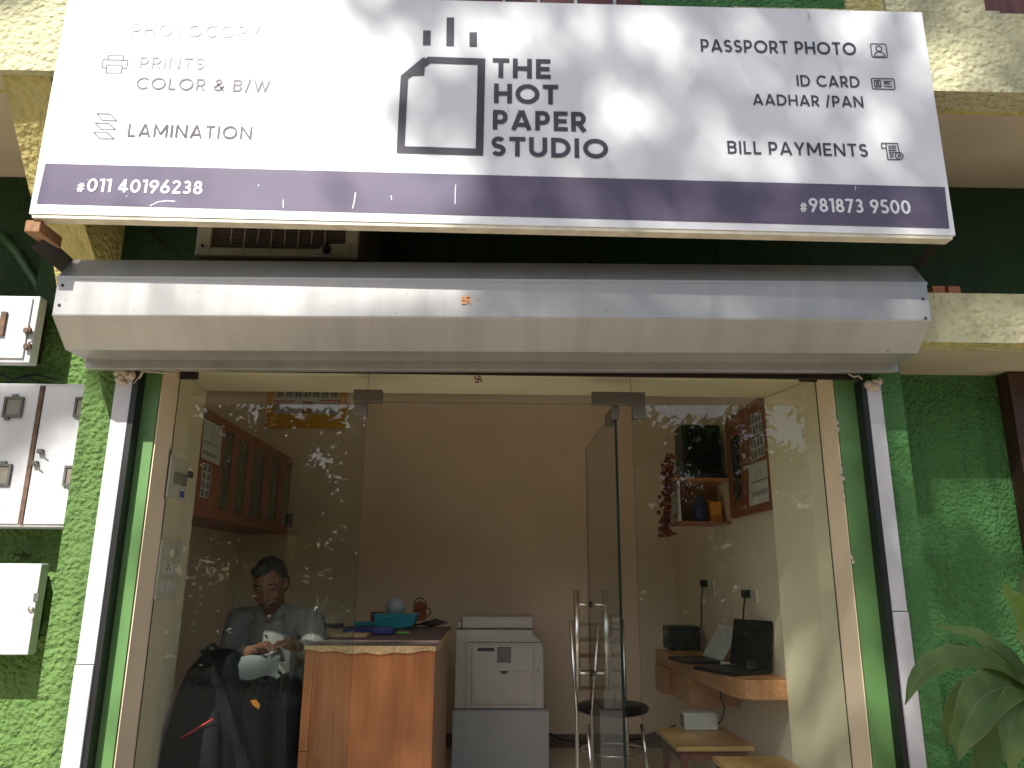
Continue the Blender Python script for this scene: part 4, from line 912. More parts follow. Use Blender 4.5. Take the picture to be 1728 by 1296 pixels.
mb.add(A + B, [(i, i + 1, i + N_ + 2, i + N_ + 1) for i in range(N_)])
mb.build('lace_trim', M['lacetrim'], cl)
def pbox(mb, px0, px1, pyb, pyt, z, dep):
    """box whose front bottom edge shows at row pyb, on level z"""
    c = PZ((px0 + px1) / 2, pyb, z); a = P(px0, pyb, c.y); b = P(px1, pyb, c.y); h = P((px0 + px1) / 2, pyt, c.y).z - z
    mb.box(a.x, b.x, c.y, c.y + dep, z + .001, z + max(h, .006)); return (a.x, b.x, c.y, h)
bz = KZ
ba = PZ(665, 1061, bz); x0, x1 = P(630, 1061, ba.y).x, P(702, 1061, ba.y).x; hb = .075
bk = thing('basket', 'turquoise plastic basket on the counter', 'basket', ((x0 + x1) / 2, ba.y + .1, bz))
mb = MB(); mb.hexa([(x0 + .02, ba.y, bz + .002), (x1 - .02, ba.y, bz + .002), (x1 - .02, ba.y + .18, bz + .002), (x0 + .02, ba.y + .18, bz + .002)], [(x0, ba.y - .02, bz + hb), (x1, ba.y - .02, bz + hb), (x1, ba.y + .2, bz + hb), (x0, ba.y + .2, bz + hb)])
mb.build('tub', M['blue'], bk, bevel=.006)
mb = MB(); mb.box(x0 - .006, x1 + .006, ba.y - .027, ba.y + .206, bz + hb + .001, bz + hb + .010); mb.build('rim', M['blue'], bk, bevel=.003)
mb = MB(); mb.ball(((x0 + x1) / 2 - .01, ba.y + .09, bz + hb + .055), (.065, .06, .055), 16, 10); tag(mb.build('plastic_bowl', M['clearplastic']), 'cloudy upturned plastic bowl in the turquoise basket', 'bowl')
c = PZ(708, 1048, bz); lan = thing('lantern', 'small terracotta lantern on the counter behind the basket', 'lantern', (c.x, c.y, bz))
mb = MB(); mb.lathe((c.x, c.y, bz + .002), [(.035, 0), (.048, .02), (.046, .09), (.052, .10), (.03, .12), (.012, .135)], 16); mb.build('body', M['terracotta'], lan)
mb = MB(); mb.tube([(c.x + .046 * math.cos(a), c.y, bz + .10 + .06 * math.sin(a)) for a in [math.pi * k / 8 for k in range(9)]], .004, 6); mb.tube([(c.x + .05, c.y, bz + .03), (c.x + .075, c.y, bz + .05), (c.x + .072, c.y, bz + .085), (c.x + .048, c.y, bz + .09)], .005, 6); mb.build('handle', M['iron'], lan)
mb = MB(); pbox(mb, 550, 618, 1076, 1070, bz, .12); tag(mb.build('notepad', M['lacetrim'], bevel=.002), 'cream notepad lying flat on the counter front', 'notepad')
mb = MB(); pbox(mb, 578, 640, 1068, 1060, bz, .16); tag(mb.build('book', M['navy'], bevel=.003), 'navy book lying on the counter between notepad and basket', 'book')
mb = MB(); pbox(mb, 540, 576, 1061, 1053, bz, .10); tag(mb.build('stapler', M['black'], bevel=.006), 'black stapler on the far left of the counter', 'stapler')
mb = MB(); pbox(mb, 596, 640, 1057, 1050, bz, .16); tag(mb.build('file_folder', M['blue'], bevel=.002), 'thin teal folder lying behind the navy book', 'folder')
mb = MB(); pbox(mb, 625, 648, 1052, 1033, bz, .1); tag(mb.build('box', M['maroon'], bevel=.003), 'small maroon box left behind the turquoise basket', 'box')
mb = MB(); pbox(mb, 628, 664, 1072, 1060, bz, .07); tag(mb.build('pouch', M['navy'], bevel=.010), 'small blue pouch in front of the turquoise basket', 'pouch')
mb = MB(); pbox(mb, 668, 690, 1070, 1066, bz, .02); tag(mb.build('marker_pen', M['limegreen'], bevel=.003), 'green marker pen in front of the turquoise basket', 'pen')
mb = MB()
for k in range(7):
    a = PZ(700 + 5 * k, 1062 - k * 1.5, bz); mb.tube([a + Vector((-.05, -.05, .008)), a + Vector((.02, .02, .03)), a + Vector((.10, .08 - .02 * k, .010))], .004, 6)
tag(mb.build('cable_bundle', M['black']), 'tangle of black cables on the right end of the counter', 'cables')

# --- printer on its cabinet
PYF = 5.2
a = P(769, 1197, PYF); b = P(918, 1197, PYF); top = P(850, 1063, PYF).z; pz = a.z
pc = thing('printer_cabinet', 'low pale grey cabinet under the white printer', 'cabinet', ((a.x + b.x) / 2, 5.45, 0))
l = P(764, 1200, PYF).x; r_ = P(926, 1200, PYF).x
MB().box(l, r_, PYF + .012, 5.75, .002, pz - .004).build('carcass', M['lightgrey'], pc)
MB().box(l, r_, PYF - .008, PYF + .011, .02, pz - .012).build('door', M['lightgrey'], pc, bevel=.003)
pr_ = thing('printer', 'off-white office laser printer with scanner lid on the grey cabinet', 'printer', ((a.x + b.x) / 2, 5.45, pz))
X = lambda p: P(p, 1100, PYF).x
Z = lambda p: P(850, p, PYF).z
prof = [(X(769), pz + .002), (X(918), pz + .002), (X(918), Z(1096)), (X(914), Z(1082)), (X(904), Z(1075)), (X(899), Z(1072)), (X(899), top), (X(769), top)]
mb = MB(); mb.prism([(x, PYF + .02, z) for x, z in prof], [(x, 5.7, z) for x, z in prof]); mb.build('body', M['printer'], pr_, bevel=.004)
mb = MB(); mb.box(X(769), X(786), PYF + .004, PYF + .019, pz + .004, top - .004); mb.build('side_cover', M['printer'], pr_, bevel=.003)
prof = [(X(788), pz + .004), (X(917), pz + .004), (X(917), Z(1098)), (X(911), Z(1082)), (X(899), Z(1078)), (X(788), Z(1078))]
mb = MB(); mb.prism([(x, PYF + .008, z) for x, z in prof], [(x, PYF + .019, z) for x, z in prof]); mb.build('front_cover', M['printer'], pr_, bevel=.003)
mb = MB(); mb.box(X(796), X(901), PYF - .006, PYF + .007, pz + .03, Z(1088)); mb.build('front_door', M['printer'], pr_, bevel=.006)
mb = MB(); mb.box(X(801), X(897), PYF - .011, PYF - .0065, Z(1182), Z(1131)); tray = mb.build('paper_tray', M['printer'], pr_, bevel=.002)
mb = MB(); c = (X(851), Z(1132)); mb.prism([(c[0] + .028 * math.cos(t), PYF - .0135, c[1] - .018 * math.sin(t)) for t in [math.pi * k / 10 for k in range(11)]], [(c[0] + .028 * math.cos(t), PYF - .0115, c[1] - .018 * math.sin(t)) for t in [math.pi * k / 10 for k in range(11)]]); mb.build('finger_notch', M['acdark'], tray)
mb = MB()
for i in range(7):
    for j in range(8):
        x = X(839) + (X(863) - X(839)) * i / 7; z = Z(1118) + (Z(1091) - Z(1118)) * j / 8; mb.box(x, x + .010, PYF - .0085, PYF - .0062, z, z + .0095)
mb.build('vent_grille', M['printerd'], pr_)
MB().box(X(806), X(834), PYF - .0075, PYF - .0062, Z(1099), Z(1093)).build('label', M['printerd'], pr_)
MB().box(X(789), X(915), PYF + .0045, PYF + .0079, Z(1084.6), Z(1083.4)).build('seam', M['printerd'], pr_)
MB().box(X(902), X(914), PYF + .005, PYF + .0079, Z(1160), Z(1144)).build('status_label', M['paper'], pr_)
mb = MB(); mb.tube([(X(908), PYF + .004, Z(1131)), (X(908), PYF + .0085, Z(1131))], .013, 12); mb.build('power_button', M['printer'], pr_)
mb = MB()
for z in (Z(1086), Z(1166)): mb.tube([(X(783), PYF - .0, z), (X(783), PYF + .0045, z)], .004, 8)
mb.build('screw', M['black'], pr_)
mb = MB(); mb.box(X(778), X(900), PYF + .03, 5.66, top + .006, Z(1041)); mb.build('scanner_lid', M['printer'], pr_, bevel=.010)
mb = MB(); mb.box(X(769), X(899), PYF + .024, 5.68, top + .0005, top + .0055); mb.build('lid_gap', M['printerd'], pr_)
mb = MB(); mb.box(X(770), X(777), PYF + .06, 5.6, top + .006, Z(1050)); mb.build('lid_hinge', M['printer'], pr_, bevel=.003)
mb = MB(); mb.box(X(790), X(893), PYF + .026, PYF + .031, top + .02, Z(1046)); mb.build('lid_front', M['printer'], pr_, bevel=.002)
mb = MB(); mb.tube([P(922, 1235, 5.55), P(945, 1247, 5.5), P(985, 1254, 5.45), P(1035, 1254, 5.3), P(1080, 1246, 5.0), P(1120, 1231, 4.7), P(1140, 1224, 4.52)], .006, 8)
tag(mb.build('cable', M['black']), 'black power cable sagging from the printer cabinet to the white box on the stool', 'cable')

# --- chrome chair
ch = thing('chrome_chair', 'chrome tube chair with ladder back and black round seat behind the glass door', 'chair', (.68, 4.72, 0))
CY = 4.72; cs = PZ(1032, 1204, .455)
seat_c = Vector((P(1034, 1204, CY).x, CY, .44))
mb = MB(); mb.lathe(seat_c, [(.17, 0), (.205, .012), (.212, .03), (.20, .045), (.12, .052), (0.001, .052)], 28); mb.build('seat', M['black'], ch)
bl0 = P(973, 1200, 4.66); bl1 = P(963, 1048, 4.56); br0 = P(1056, 1198, 4.95); br1 = P(1050, 1046, 4.86)
fl = lambda px_, Y_: Vector((P(px_, 1280, Y_).x, Y_, .004))
mb = MB(); mb.tube([bl1, bl0, Vector((bl0.x + .002, 4.665, .004))], .0115, 10); mb.build('back_leg', M['chrome'], ch)
mb = MB(); mb.tube([br1, br0, Vector((br0.x + .012, 4.965, .004))], .0115, 10); mb.build('back_leg', M['chrome'], ch)
mb = MB(); a = P(991, 1222, 4.55); mb.tube([a, Vector((a.x + .025, 4.49, .004))], .0115, 10); mb.build('front_leg', M['chrome'], ch)
mb = MB(); a = P(1083, 1222, 4.66); mb.tube([a, Vector((a.x + .04, 4.64, .004))], .0115, 10); mb.build('front_leg', M['chrome'], ch)
for py in (1054, 1080, 1107, 1134, 1161):
    t = (py - 1048) / 152; A = bl1.lerp(bl0, t); B = br1.lerp(br0, t); mb = MB(); d = Vector((0, 0, .011)); n = Vector((.002, -.005, 0))
    mb.hexa([A - d - n, B - d - n, B + d - n, A + d - n], [A - d + n, B - d + n, B + d + n, A + d + n]); mb.build('back_rung', M['chrome'], ch)
mb = MB()
pts = [seat_c + Vector((.185 * math.cos(a), .185 * math.sin(a), -.20)) for a in [2 * math.pi * k / 24 for k in range(25)]]
mb.tube(pts, .007, 8, cap=False); mb.build('foot_ring', M['chrome'], ch)

# --- wall desk with its clutter
DZ = .745
dk = thing('wall_desk', 'narrow rounded wooden desk fixed along the right wall', 'desk', (1.28, 4.5, 0.5))
pl = [(1.425, 5.30), (1.111, 5.30), (1.160, 3.90)] + [(1.160 + .085 * (1 - math.cos(a)), 3.90 - .178 * math.sin(a)) for a in [R(15 * k) for k in range(1, 7)]] + [(1.428, 3.722)]
MB().prism_z(pl, DZ - .088, DZ).build('top', M['desk'], dk, bevel=.003)
MB().box(1.14, 1.425, 4.55, 5.285, .50, DZ - .090).build('drawer_box', M['desk'], dk, bevel=.003)
MB().box(1.100, 1.138, 5.02, 5.285, .495, DZ - .090).build('end_panel', M['desk'], dk, bevel=.003)
def laptop(name, hinge, wdir, ang, w, d, label, scr):
    """open laptop: base slab and tilted screen, hinge line along wdir"""
    t = thing(name, label, 'laptop', tuple(hinge)); wd = Vector(wdir).normalized(); fd = Vector((wd.y, -wd.x, 0))
    mb = MB(); a = hinge - wd * w / 2 + Vector((0, 0, .002)); q = [a, a + wd * w, a + wd * w + fd * d, a + fd * d]
    mb.hexa(q, [p + Vector((0, 0, .018)) for p in q]); mb.build('base', M['black'], t, bevel=.003)
    sd = -fd * math.cos(R(ang)) + Vector((0, 0, 1)) * math.sin(R(ang)); a = hinge - wd * w / 2 + Vector((0, 0, .022)); n = sd.cross(wd).normalized() * .008
    q = [a, a + wd * w, a + wd * w + sd * d, a + sd * d]; mb = MB(); mb.hexa(q, [p + n for p in q]); mb.build('screen', scr, t, bevel=.002)
    return t
laptop('laptop', Vector((1.265, 4.50, DZ)), (.12, -1, 0), 56, .28, .21, 'open laptop with a pale lid on the middle of the wall desk', M['lightgrey'])
laptop('laptop', Vector((1.33, 4.06, DZ)), (.42, -1, 0), 78, .30, .235, 'black laptop with upright screen near the glass on the wall desk', M['black'])
mb = MB(); pbox(mb, 1130, 1184, 1098, 1057, DZ, .2)
tag(mb.build('small_printer', M['black'], bevel=.012), 'low black device at the far end of the wall desk', 'device')
mb = MB(); a, b = PZ(1216, 1122, DZ), PZ(1312, 1126, DZ); mb.tube([a + Vector((0, 0, .01)), b + Vector((0, 0, .01))], .008, 8); tag(mb.build('ruler', M['paper']), 'white rolled paper strip lying across the wall desk', 'paper roll')
mb = MB(); pbox(mb, 1280, 1311, 1122, 1113, DZ, .06); tag(mb.build('sticky_notes', M['limegreen'], bevel=.002), 'block of bright green notes on the wall desk', 'notes')
mb = MB(); a, b, c = PZ(1242, 1141, DZ), PZ(1285, 1138, DZ), PZ(1320, 1132, DZ); mb.tube([a + Vector((0, 0, .01)), b + Vector((0, 0, .012)), c + Vector((0, 0, .012))], [.010, .009, .006], 8); tag(mb.build('scissors', M['black']), 'black handled tool on the near edge of the wall desk', 'tool')
mb = MB(); a, b, c, d = PZ(1270, 1129, DZ), PZ(1306, 1127, DZ), PZ(1312, 1135, DZ), PZ(1276, 1136, DZ); u = Vector((0, 0, .002)); mb.hexa([a + u, d + u, c + u, b + u], [a + u * 2, d + u * 2, c + u * 2, b + u * 2]); tag(mb.build('paper', M['paper']), 'crumpled white paper beside the black tool on the wall desk', 'paper')
mb = MB(); a = PZ(1312, 1136, DZ); mb.prism_x([(a.y, DZ + .002), (a.y + .05, DZ + .002), (a.y + .05, DZ + .045), (a.y + .03, DZ + .06), (a.y + .01, DZ + .03)], 1.30, 1.37); tag(mb.build('tape_dispenser', M['black'], bevel=.004), 'black tape dispenser by the wall on the near end of the desk', 'tape dispenser')
mb = MB(); a = PZ(1288, 1120, DZ); 
for k in range(3): mb.tube([a + Vector((.01 * k, .02, .02)), a + Vector((.012 * k - .01, .03, .075))], .004, 6)
tag(mb.build('pens', M['blue']), 'turquoise pens standing by the green notes', 'pens')
def socket(px0, px1, py0, py1, lab, cab):
    X_ = 1.430; a = PX(px0, py0, X_); b = PX(px1, py1, X_); t = thing('wall_socket', lab, 'socket', (X_, (a.y + b.y) / 2, b.z))
    MB().box(X_ - .012, X_ - .0005, min(a.y, b.y), max(a.y, b.y), b.z, a.z).build('plate', M['switch'], t, bevel=.003)
    p = thing('plug', 'black plug and lead in the ' + cab, 'plug', (X_ - .02, (a.y + b.y) / 2, (a.z + b.z) / 2))
    ym, zm = max(a.y, b.y) - .02, a.z - .025
    MB().box(X_ - .055, X_ - .0125, ym - .018, ym + .018, zm - .022, zm + .022).build('plug_body', M['black'], p, bevel=.005)
    mb = MB(); mb.tube([(X_ - .04, ym, zm - .02), (X_ - .05, ym + .01, zm - .10), (X_ - .07, ym - .03, DZ + .18), (X_ - .10, ym - .06, DZ + .03)], .005, 8); mb.build('lead', M['black'], p)
socket(1194, 1208, 978, 1006, 'cream wall socket above the far part of the wall desk', 'far wall socket')
socket(1266, 1280, 994, 1017, 'cream wall socket above the near part of the wall desk', 'near wall socket')
mb = MB(); mb.tube([P(1215, 1160, 4.4), P(1217, 1180, 4.4), P(1223, 1195, 4.4), P(1218, 1213, 4.4), P(1212, 1222, 4.35)], .005, 8)
tag(mb.build('cable', M['black']), 'black cable dropping from under the wall desk to the stool', 'cable')

# --- home shrine shelf with a black box and garland
SYF = 4.50
a = P(1146, 880, SYF); x1 = 1.425; zs0, zs1 = P(1190, 884, SYF).z, P(1190, 812, SYF).z
sv = thing('shrine_shelf', 'small open wooden shelf with red back on the right wall', 'shelf', (1.28, 5.0, zs0))
mb = MB(); mb.box(a.x, x1, SYF, SYF + .25, zs0, zs0 + .015); mb.build('bottom_board', M['cabwood'], sv)
mb = MB(); mb.box(a.x - .035, x1, SYF - .02, SYF + .25, zs1, zs1 + .018); mb.build('top_board', M['desk'], sv)
mb = MB(); mb.box(a.x, a.x + .014, SYF, SYF + .25, zs0 + .016, zs1 - .001); mb.build('side_board', M['paper'], sv)
mb = MB(); mb.box(a.x + .015, x1, SYF + .235, SYF + .25, zs0 + .016, zs1 - .001); mb.build('back_board', M['cabwood'], sv)
mb = MB(); mb.lathe((1.27, SYF + .1, zs0 + .017), [(.03, 0), (.045, .03), (.035, .09), (.02, .12), (.03, .15)], 14); tag(mb.build('vase', M['navy']), 'dark blue vase on the shrine shelf', 'vase')
mb = MB(); mb.box(1.33, 1.40, SYF + .08, SYF + .14, zs0 + .017, zs0 + .14); tag(mb.build('packet', M['orange'], bevel=.004), 'orange packet on the shrine shelf', 'packet')
zt2 = P(1190, 716, SYF).z
bx = thing('black_case', 'black rectangular case standing on top of the shrine shelf', 'case', (1.28, 5.0, zs1 + .02))
MB().box(P(1152, 760, SYF).x, 1.40, SYF, SYF + .2, zs1 + .019, zt2).build('case', M['black'], bx, bevel=.015)
MB().box(P(1158, 760, SYF).x, 1.38, SYF - .004, SYF - .001, zs1 + .05, zt2 - .03).build('front_mesh', M['blackcloth'], bx)
mb = MB(); gx = P(1132, 800, SYF).x
for k in range(190):
    zz_ = P(1130, 768, SYF).z + (P(1130, 905, SYF).z - P(1130, 768, SYF).z) * k / 190
    mb.ball((gx + rnd.gauss(0, .019) - .0002 * k, SYF + rnd.gauss(.03, .02), zz_), rnd.uniform(.008, .015), 6, 4)
tag(mb.build('garland', M['garland']), 'red flower garland hanging beside the shrine shelf', 'garland')

# --- stools and the white box
def stool(x0, x1, y0, y1, z, label):
    t = thing('wooden_stool', label, 'stool', ((x0 + x1) / 2, (y0 + y1) / 2, 0), 'wooden stools under the desk')
    MB().box(x0, x1, y0, y1, z - .022, z).build('top', M['stool'], t, bevel=.002)
    for lx in (x0 + .03, x1 - .06):
        for ly in (y0 + .03, y1 - .06): MB().box(lx, lx + .03, ly, ly + .03, .002, z - .07).build('leg', M['stooldark'], t)
    MB().box(x0 + .025, x1 - .025, y0 + .025, y1 - .025, z - .069, z - .0225).build('apron', M['stooldark'], t)
    return t
stool(.906, 1.283, 3.914, 4.40, .42, 'wooden stool under the desk carrying the small white box')
stool(1.02, 1.345, 3.345, 3.716, .42, 'lower front wooden stool just behind the right glass pane')
c = PZ(1176, 1227, .42); x0, x1 = P(1153, 1227, 4.33).x, P(1209, 1227, 4.33).x; h = P(1180, 1202, 4.33).z - .42
wb = thing('white_box', 'small white electronic box with a vented side on the wooden stool', 'box', ((x0 + x1) / 2, 4.36, .42))
MB().box(x0, x1, 4.30, 4.385, .422, .42 + h).build('case', M['paper'], wb, bevel=.004)
MB().box(x0 - .004, x0 - .001, 4.312, 4.375, .435, .41 + h).build('side_vent', M['darkrim'], wb)

# --- backpack
bp = thing('backpack', 'bulky black backpack with a red zip behind the left pane', 'backpack', (-1.24, 3.72, .30))
def loft(secs, n=20, e=2.6):
    mb = MB(); mb.smooth = True; vs = []
    for (cx, cy, z, rx, ry) in secs:
        for k in range(n):
            a = 2 * math.pi * k / n; c, s = math.cos(a), math.sin(a)
            vs.append((cx + rx * math.copysign(abs(c) ** (2 / e), c), cy + ry * math.copysign(abs(s) ** (2 / e), s), z))
    m = len(secs)
    mb.add(vs, [(i*n+k, i*n+(k+1)%n, (i+1)*n+(k+1)%n, (i+1)*n+k) for i in range(m-1) for k in range(n)] + [tuple(range(n))[::-1], tuple(range((m-1)*n, m*n))]); return mb
YB = 3.66
xl_, xr_ = P(272, 1240, YB).x, P(404, 1240, YB).x; xc = (xl_ + xr_) / 2; hw = (xr_ - xl_) / 2
loft([(xc, YB + .1, .30, hw * .9, .10), (xc, YB + .1, .36, hw, .13), (xc, YB + .1, .55, hw * 1.0, .13), (xc + .01, YB + .1, .68, hw * .93, .12), (xc + .02, YB + .1, .78, hw * .78, .10), (xc + .03, YB + .1, .84, hw * .55, .08), (xc + .03, YB + .1, .868, hw * .28, .05)], 24).build('bag', M['blackcloth'], bp)
loft([(xc - .02, YB - .03, .31, hw * .70, .03), (xc - .02, YB - .04, .40, hw * .74, .045), (xc - .02, YB - .035, .55, hw * .68, .04), (xc - .01, YB - .02, .62, hw * .5, .02)], 20).build('pocket', M['blackcloth'], bp)
mb = MB(); a, b = P(306, 1245, 3.57), P(360, 1213, 3.585); mb.tube([a, a.lerp(b, .5) + Vector((0, -.006, 0)), b], .004, 8); mb.build('zip', M['red'], bp)
mb = MB(); A = [P(343, 1096, 3.62), P(358, 1130, 3.59), P(380, 1190, 3.585), P(398, 1250, 3.58), P(408, 1310, 3.58)]; 
for i in range(4):
    p, q = A[i], A[i + 1]; d = Vector((.016, 0, .004)); n = Vector((0, .008, 0)); mb.hexa([p - d, p + d, p + d + n, p - d + n], [q - d, q + d, q + d + n, q - d + n])
mb.build('strap', M['blackcloth'], bp)
mb = MB(); mb.tube([P(352, 1104, 3.74), P(350, 1092, 3.74), P(360, 1087, 3.74), P(371, 1100, 3.74)], .009, 8); mb.build('grab_handle', M['black'], bp)
mb = MB(); q = P(430, 1187, 3.60); mb.poly([(q.x - .022, q.y, q.z + .012), (q.x - .004, q.y, q.z - .01), (q.x + .02, q.y, q.z - .024), (q.x + .024, q.y, q.z - .006), (q.x + .004, q.y, q.z + .016)]); mb.build('orange_tab', M['orange'], bp)
mb = MB(); mb.box(xc - .17, xc + .17, YB - .02, YB + .22, .27, .297); bs = thing('low_stool', 'dark low stool under the black backpack', 'stool', (xc, YB + .1, 0))
mb.build('seat', M['stooldark'], bs)
for sx in (-.15, .12):
    for sy in (0, .18): MB().box(xc + sx, xc + sx + .03, YB + sy, YB + sy + .03, .002, .269).build('leg', M['stooldark'], bs)

# --- seated person behind the counter
HY = 3.98
H = P(460, 978, HY)
pe = thing('person', 'seated man in a white striped shirt looking down at papers behind the counter', 'person', (H.x, 4.15, 0.002))
hx = H.x
def nod(mb, ang=24):
    c = Vector((hx, HY + .03, H.z - .05)); rm = Matrix.Rotation(R(ang), 3, 'X') @ Matrix.Rotation(R(-6), 3, 'Y')
    mb.v = [c + rm @ (q - c) for q in mb.v]; return mb
body = MB()
body.ball((hx, HY, H.z + .012), (.078, .098, .105), 20, 14)                 # skull
body.ball((hx + .002, HY - .045, H.z - .055), (.058, .062, .068), 18, 12)    # jaw
body.ball((hx + .003, HY - .098, H.z - .040), (.017, .030, .022), 10, 8)     # nose tip
capsule(body, (hx, HY - .092, H.z + .01), (hx + .003, HY - .100, H.z - .034), .011, .014)
for s in (-1, 1):
    body.ball((hx + s * .079, HY + .005, H.z - .012), (.010, .022, .034), 10, 8)   # ears
    body.ball((hx + s * .034, HY - .079, H.z + .018), (.026, .014, .010), 10, 8)   # brow
    body.ball((hx + s * .040, HY - .072, H.z - .035), (.026, .024, .024), 10, 8)   # cheek
body.ball((hx + .002, HY - .092, H.z - .078), (.026, .016, .009), 10, 8)     # lips
nod(body)
capsule(body, (hx, HY + .03, H.z - .06), (hx - .005, HY + .07, H.z - .19), .056, .062)
sh_z = H.z - .205
SL = Vector((hx - .175, HY + .085, sh_z)); SR = Vector((hx + .185, HY + .085, sh_z))
EL = P(384, 1112, 3.93); ER = Vector((hx + .26, HY - .03, P(0, 1100, 3.95).z)); ER.x = min(ER.x, -.86)
HL = P(448, 1092, 3.74); HR = P(486, 1086, 3.74)
capsule(body, (hx, HY + .08, sh_z - .05), (hx - .01, HY + .12, .66), .12, .125, 16)
for A, E_, Hn, s in ((SL, EL, HL, 1), (SR, ER, HR, -1)):
    capsule(body, A, E_, .046, .038); wr_ = Hn + (E_ - Hn).normalized() * .07
    capsule(body, E_, wr_, .037, .026); capsule(body, wr_, Hn, .027, .030)
    body.ball(tuple(Hn), (.036, .042, .020), 12, 8)
    fd = (Hn - wr_).normalized(); sd = fd.cross(Vector((0, 0, 1))).normalized()
    for k, (ln, of) in enumerate(((.062, -.026), (.072, -.009), (.068, .009), (.054, .026))):
        p0 = Hn + sd * of + fd * .02; p1 = p0 + fd * ln * .55 + Vector((0, 0, -.006)); p2 = p1 + fd * ln * .35 + Vector((0, 0, -.024))
        capsule(body, p0, p1, .0095, .0088, 8); capsule(body, p1, p2, .0088, .0075, 8)
    p0 = Hn - fd * .01 + sd * .034 * s; p1 = p0 + fd * .03 + sd * .018 * s; p2 = p1 + fd * .026 + Vector((0, 0, -.008))
    capsule(body, p0, p1, .0115, .010, 8); capsule(body, p1, p2, .010, .0085, 8)
HLp = Vector((hx - .09, HY + .14, .66)); HRp = Vector((hx + .09, HY + .14, .66))
KL = Vector((hx + .03, 3.64 + .12, .63)); KR = Vector((hx + .195, 3.62 + .12, .63))
for hp, kn in ((HLp, KL), (HRp, KR)):
    capsule(body, hp, kn, .08, .058); an = Vector((kn.x, kn.y + .05, .11)); capsule(body, kn, an, .055, .038); capsule(body, an, an + Vector((0, -.15, -.06)), .036, .032)
body.build('body', M['skin'], pe, remesh=.005, smooth_it=3)
sh_ = MB()
capsule(sh_, (hx, HY + .09, sh_z - .075), (hx - .01, HY + .125, .72), .140, .150, 20)
capsule(sh_, SL + Vector((.03, 0, .005)), SR + Vector((-.03, 0, .005)), .066, .066, 16)
for A, E_, Hn in ((SL, EL, HL), (SR, ER, HR)):
    capsule(sh_, A, E_, .068, .055, 14); capsule(sh_, E_, E_.lerp(Hn, .45), .053, .046, 14)
capsule(sh_, (hx - .05, HY + .0, sh_z + .035), (hx - .035, HY - .01, sh_z + .01), .022, .018, 10); capsule(sh_, (hx + .05, HY + .0, sh_z + .035), (hx + .035, HY - .01, sh_z + .01), .022, .018, 10)
capsule(sh_, (hx - .055, HY + .05, sh_z + .05), (hx + .055, HY + .05, sh_z + .05), .040, .040, 12)
for k in range(9):   # folds
    z_ = rnd.uniform(.75, sh_z - .06); x_ = hx + rnd.uniform(-.12, .12); capsule(sh_, (x_, HY - .035, z_), (x_ + rnd.uniform(-.06, .06), HY - .02, z_ - rnd.uniform(.05, .12)), .018, .010, 8)
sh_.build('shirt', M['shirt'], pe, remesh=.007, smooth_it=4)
pk = MB()
for i in range(7):
    z_ = sh_z - .06 - i * .03; pk.ball((hx + .004, HY - .058 - .004 * i * (1 if i < 3 else .6), z_), (.006, .004, .006), 7, 5)
pk.build('shirt_buttons', M['black'], pe)
tr_ = MB(); capsule(tr_, HLp, HRp, .115, .115, 16)
for hp, kn in ((HLp, KL), (HRp, KR)):
    capsule(tr_, hp, kn, .098, .076, 14); capsule(tr_, kn, (kn.x, kn.y + .045, .16), .074, .060, 14)
tr_.build('trousers', M['trouser'], pe, remesh=.009, smooth_it=4)
ha_ = MB(); ha_.ball((hx, HY + .020, H.z + .036), (.085, .096, .094), 20, 14); ha_.ball((hx, HY + .06, H.z - .02), (.080, .060, .075), 16, 12)
ha_.ball((hx - .02, HY - .045, H.z + .085), (.055, .040, .030), 12, 8)
nod(ha_).build('hair', M['hair'], pe, remesh=.006, smooth_it=3)
mu_ = MB(); capsule(mu_, (hx - .026, HY - .098, H.z - .068), (hx + .030, HY - .098, H.z - .068), .008, .008, 8); 
for s in (-1, 1): capsule(mu_, (hx + s * .018, HY - .092, H.z + .027), (hx + s * .05, HY - .082, H.z + .026), .005, .004, 8)
nod(mu_).build('moustache_and_brows', M['hair'], pe)
ey = MB()
for s in (-1, 1): ey.ball((hx + s * .034, HY - .083, H.z + .002), (.013, .008, .006), 10, 8)
nod(ey).build('eyes', M['black'], pe)
pp = MB(); a, b, c, d = P(400, 1112, 3.74), P(474, 1098, 3.72), P(468, 1142, 3.62), P(404, 1146, 3.64)
n_ = 8; vs = []
for j in range(n_ + 1):
    for i in range(n_ + 1):
        u, v = i / n_, j / n_; q = (a * (1-u) + b * u) * (1-v) + (d * (1-u) + c * u) * v; vs.append(q + Vector((0, 0, .008 * math.sin(u * 7 + v * 3))))
pp.smooth = True; pp.add(vs, [(j*(n_+1)+i, (j+1)*(n_+1)+i, (j+1)*(n_+1)+i+1, j*(n_+1)+i+1) for j in range(n_) for i in range(n_)])
tag(pp.build('paper', M['lappaper']), 'sheet of white paper held on the seated man\'s lap', 'paper')
oc = thing('office_chair', 'black office chair under the seated man', 'chair', (hx, 4.17, 0.002))
MB().box(hx - .22, hx + .22, 3.98, 4.36, .50, .555).build('seat', M['black'], oc, bevel=.02)
MB().box(hx - .20, hx + .20, 4.37, 4.42, .60, .98).build('backrest', M['black'], oc, bevel=.02)
mb = MB(); mb.tube([(hx, 4.17, .06), (hx, 4.17, .50)], .028, 12)
for k in range(5): a_ = 2 * math.pi * k / 5; mb.tube([(hx, 4.17, .075), (hx + .24 * math.cos(a_), 4.17 + .24 * math.sin(a_), .04)], .018, 8)
mb.tube([(hx, 4.35, .53), (hx, 4.40, .58), (hx, 4.395, .7)], .018, 8)
mb.build('base', M['iron'], oc)

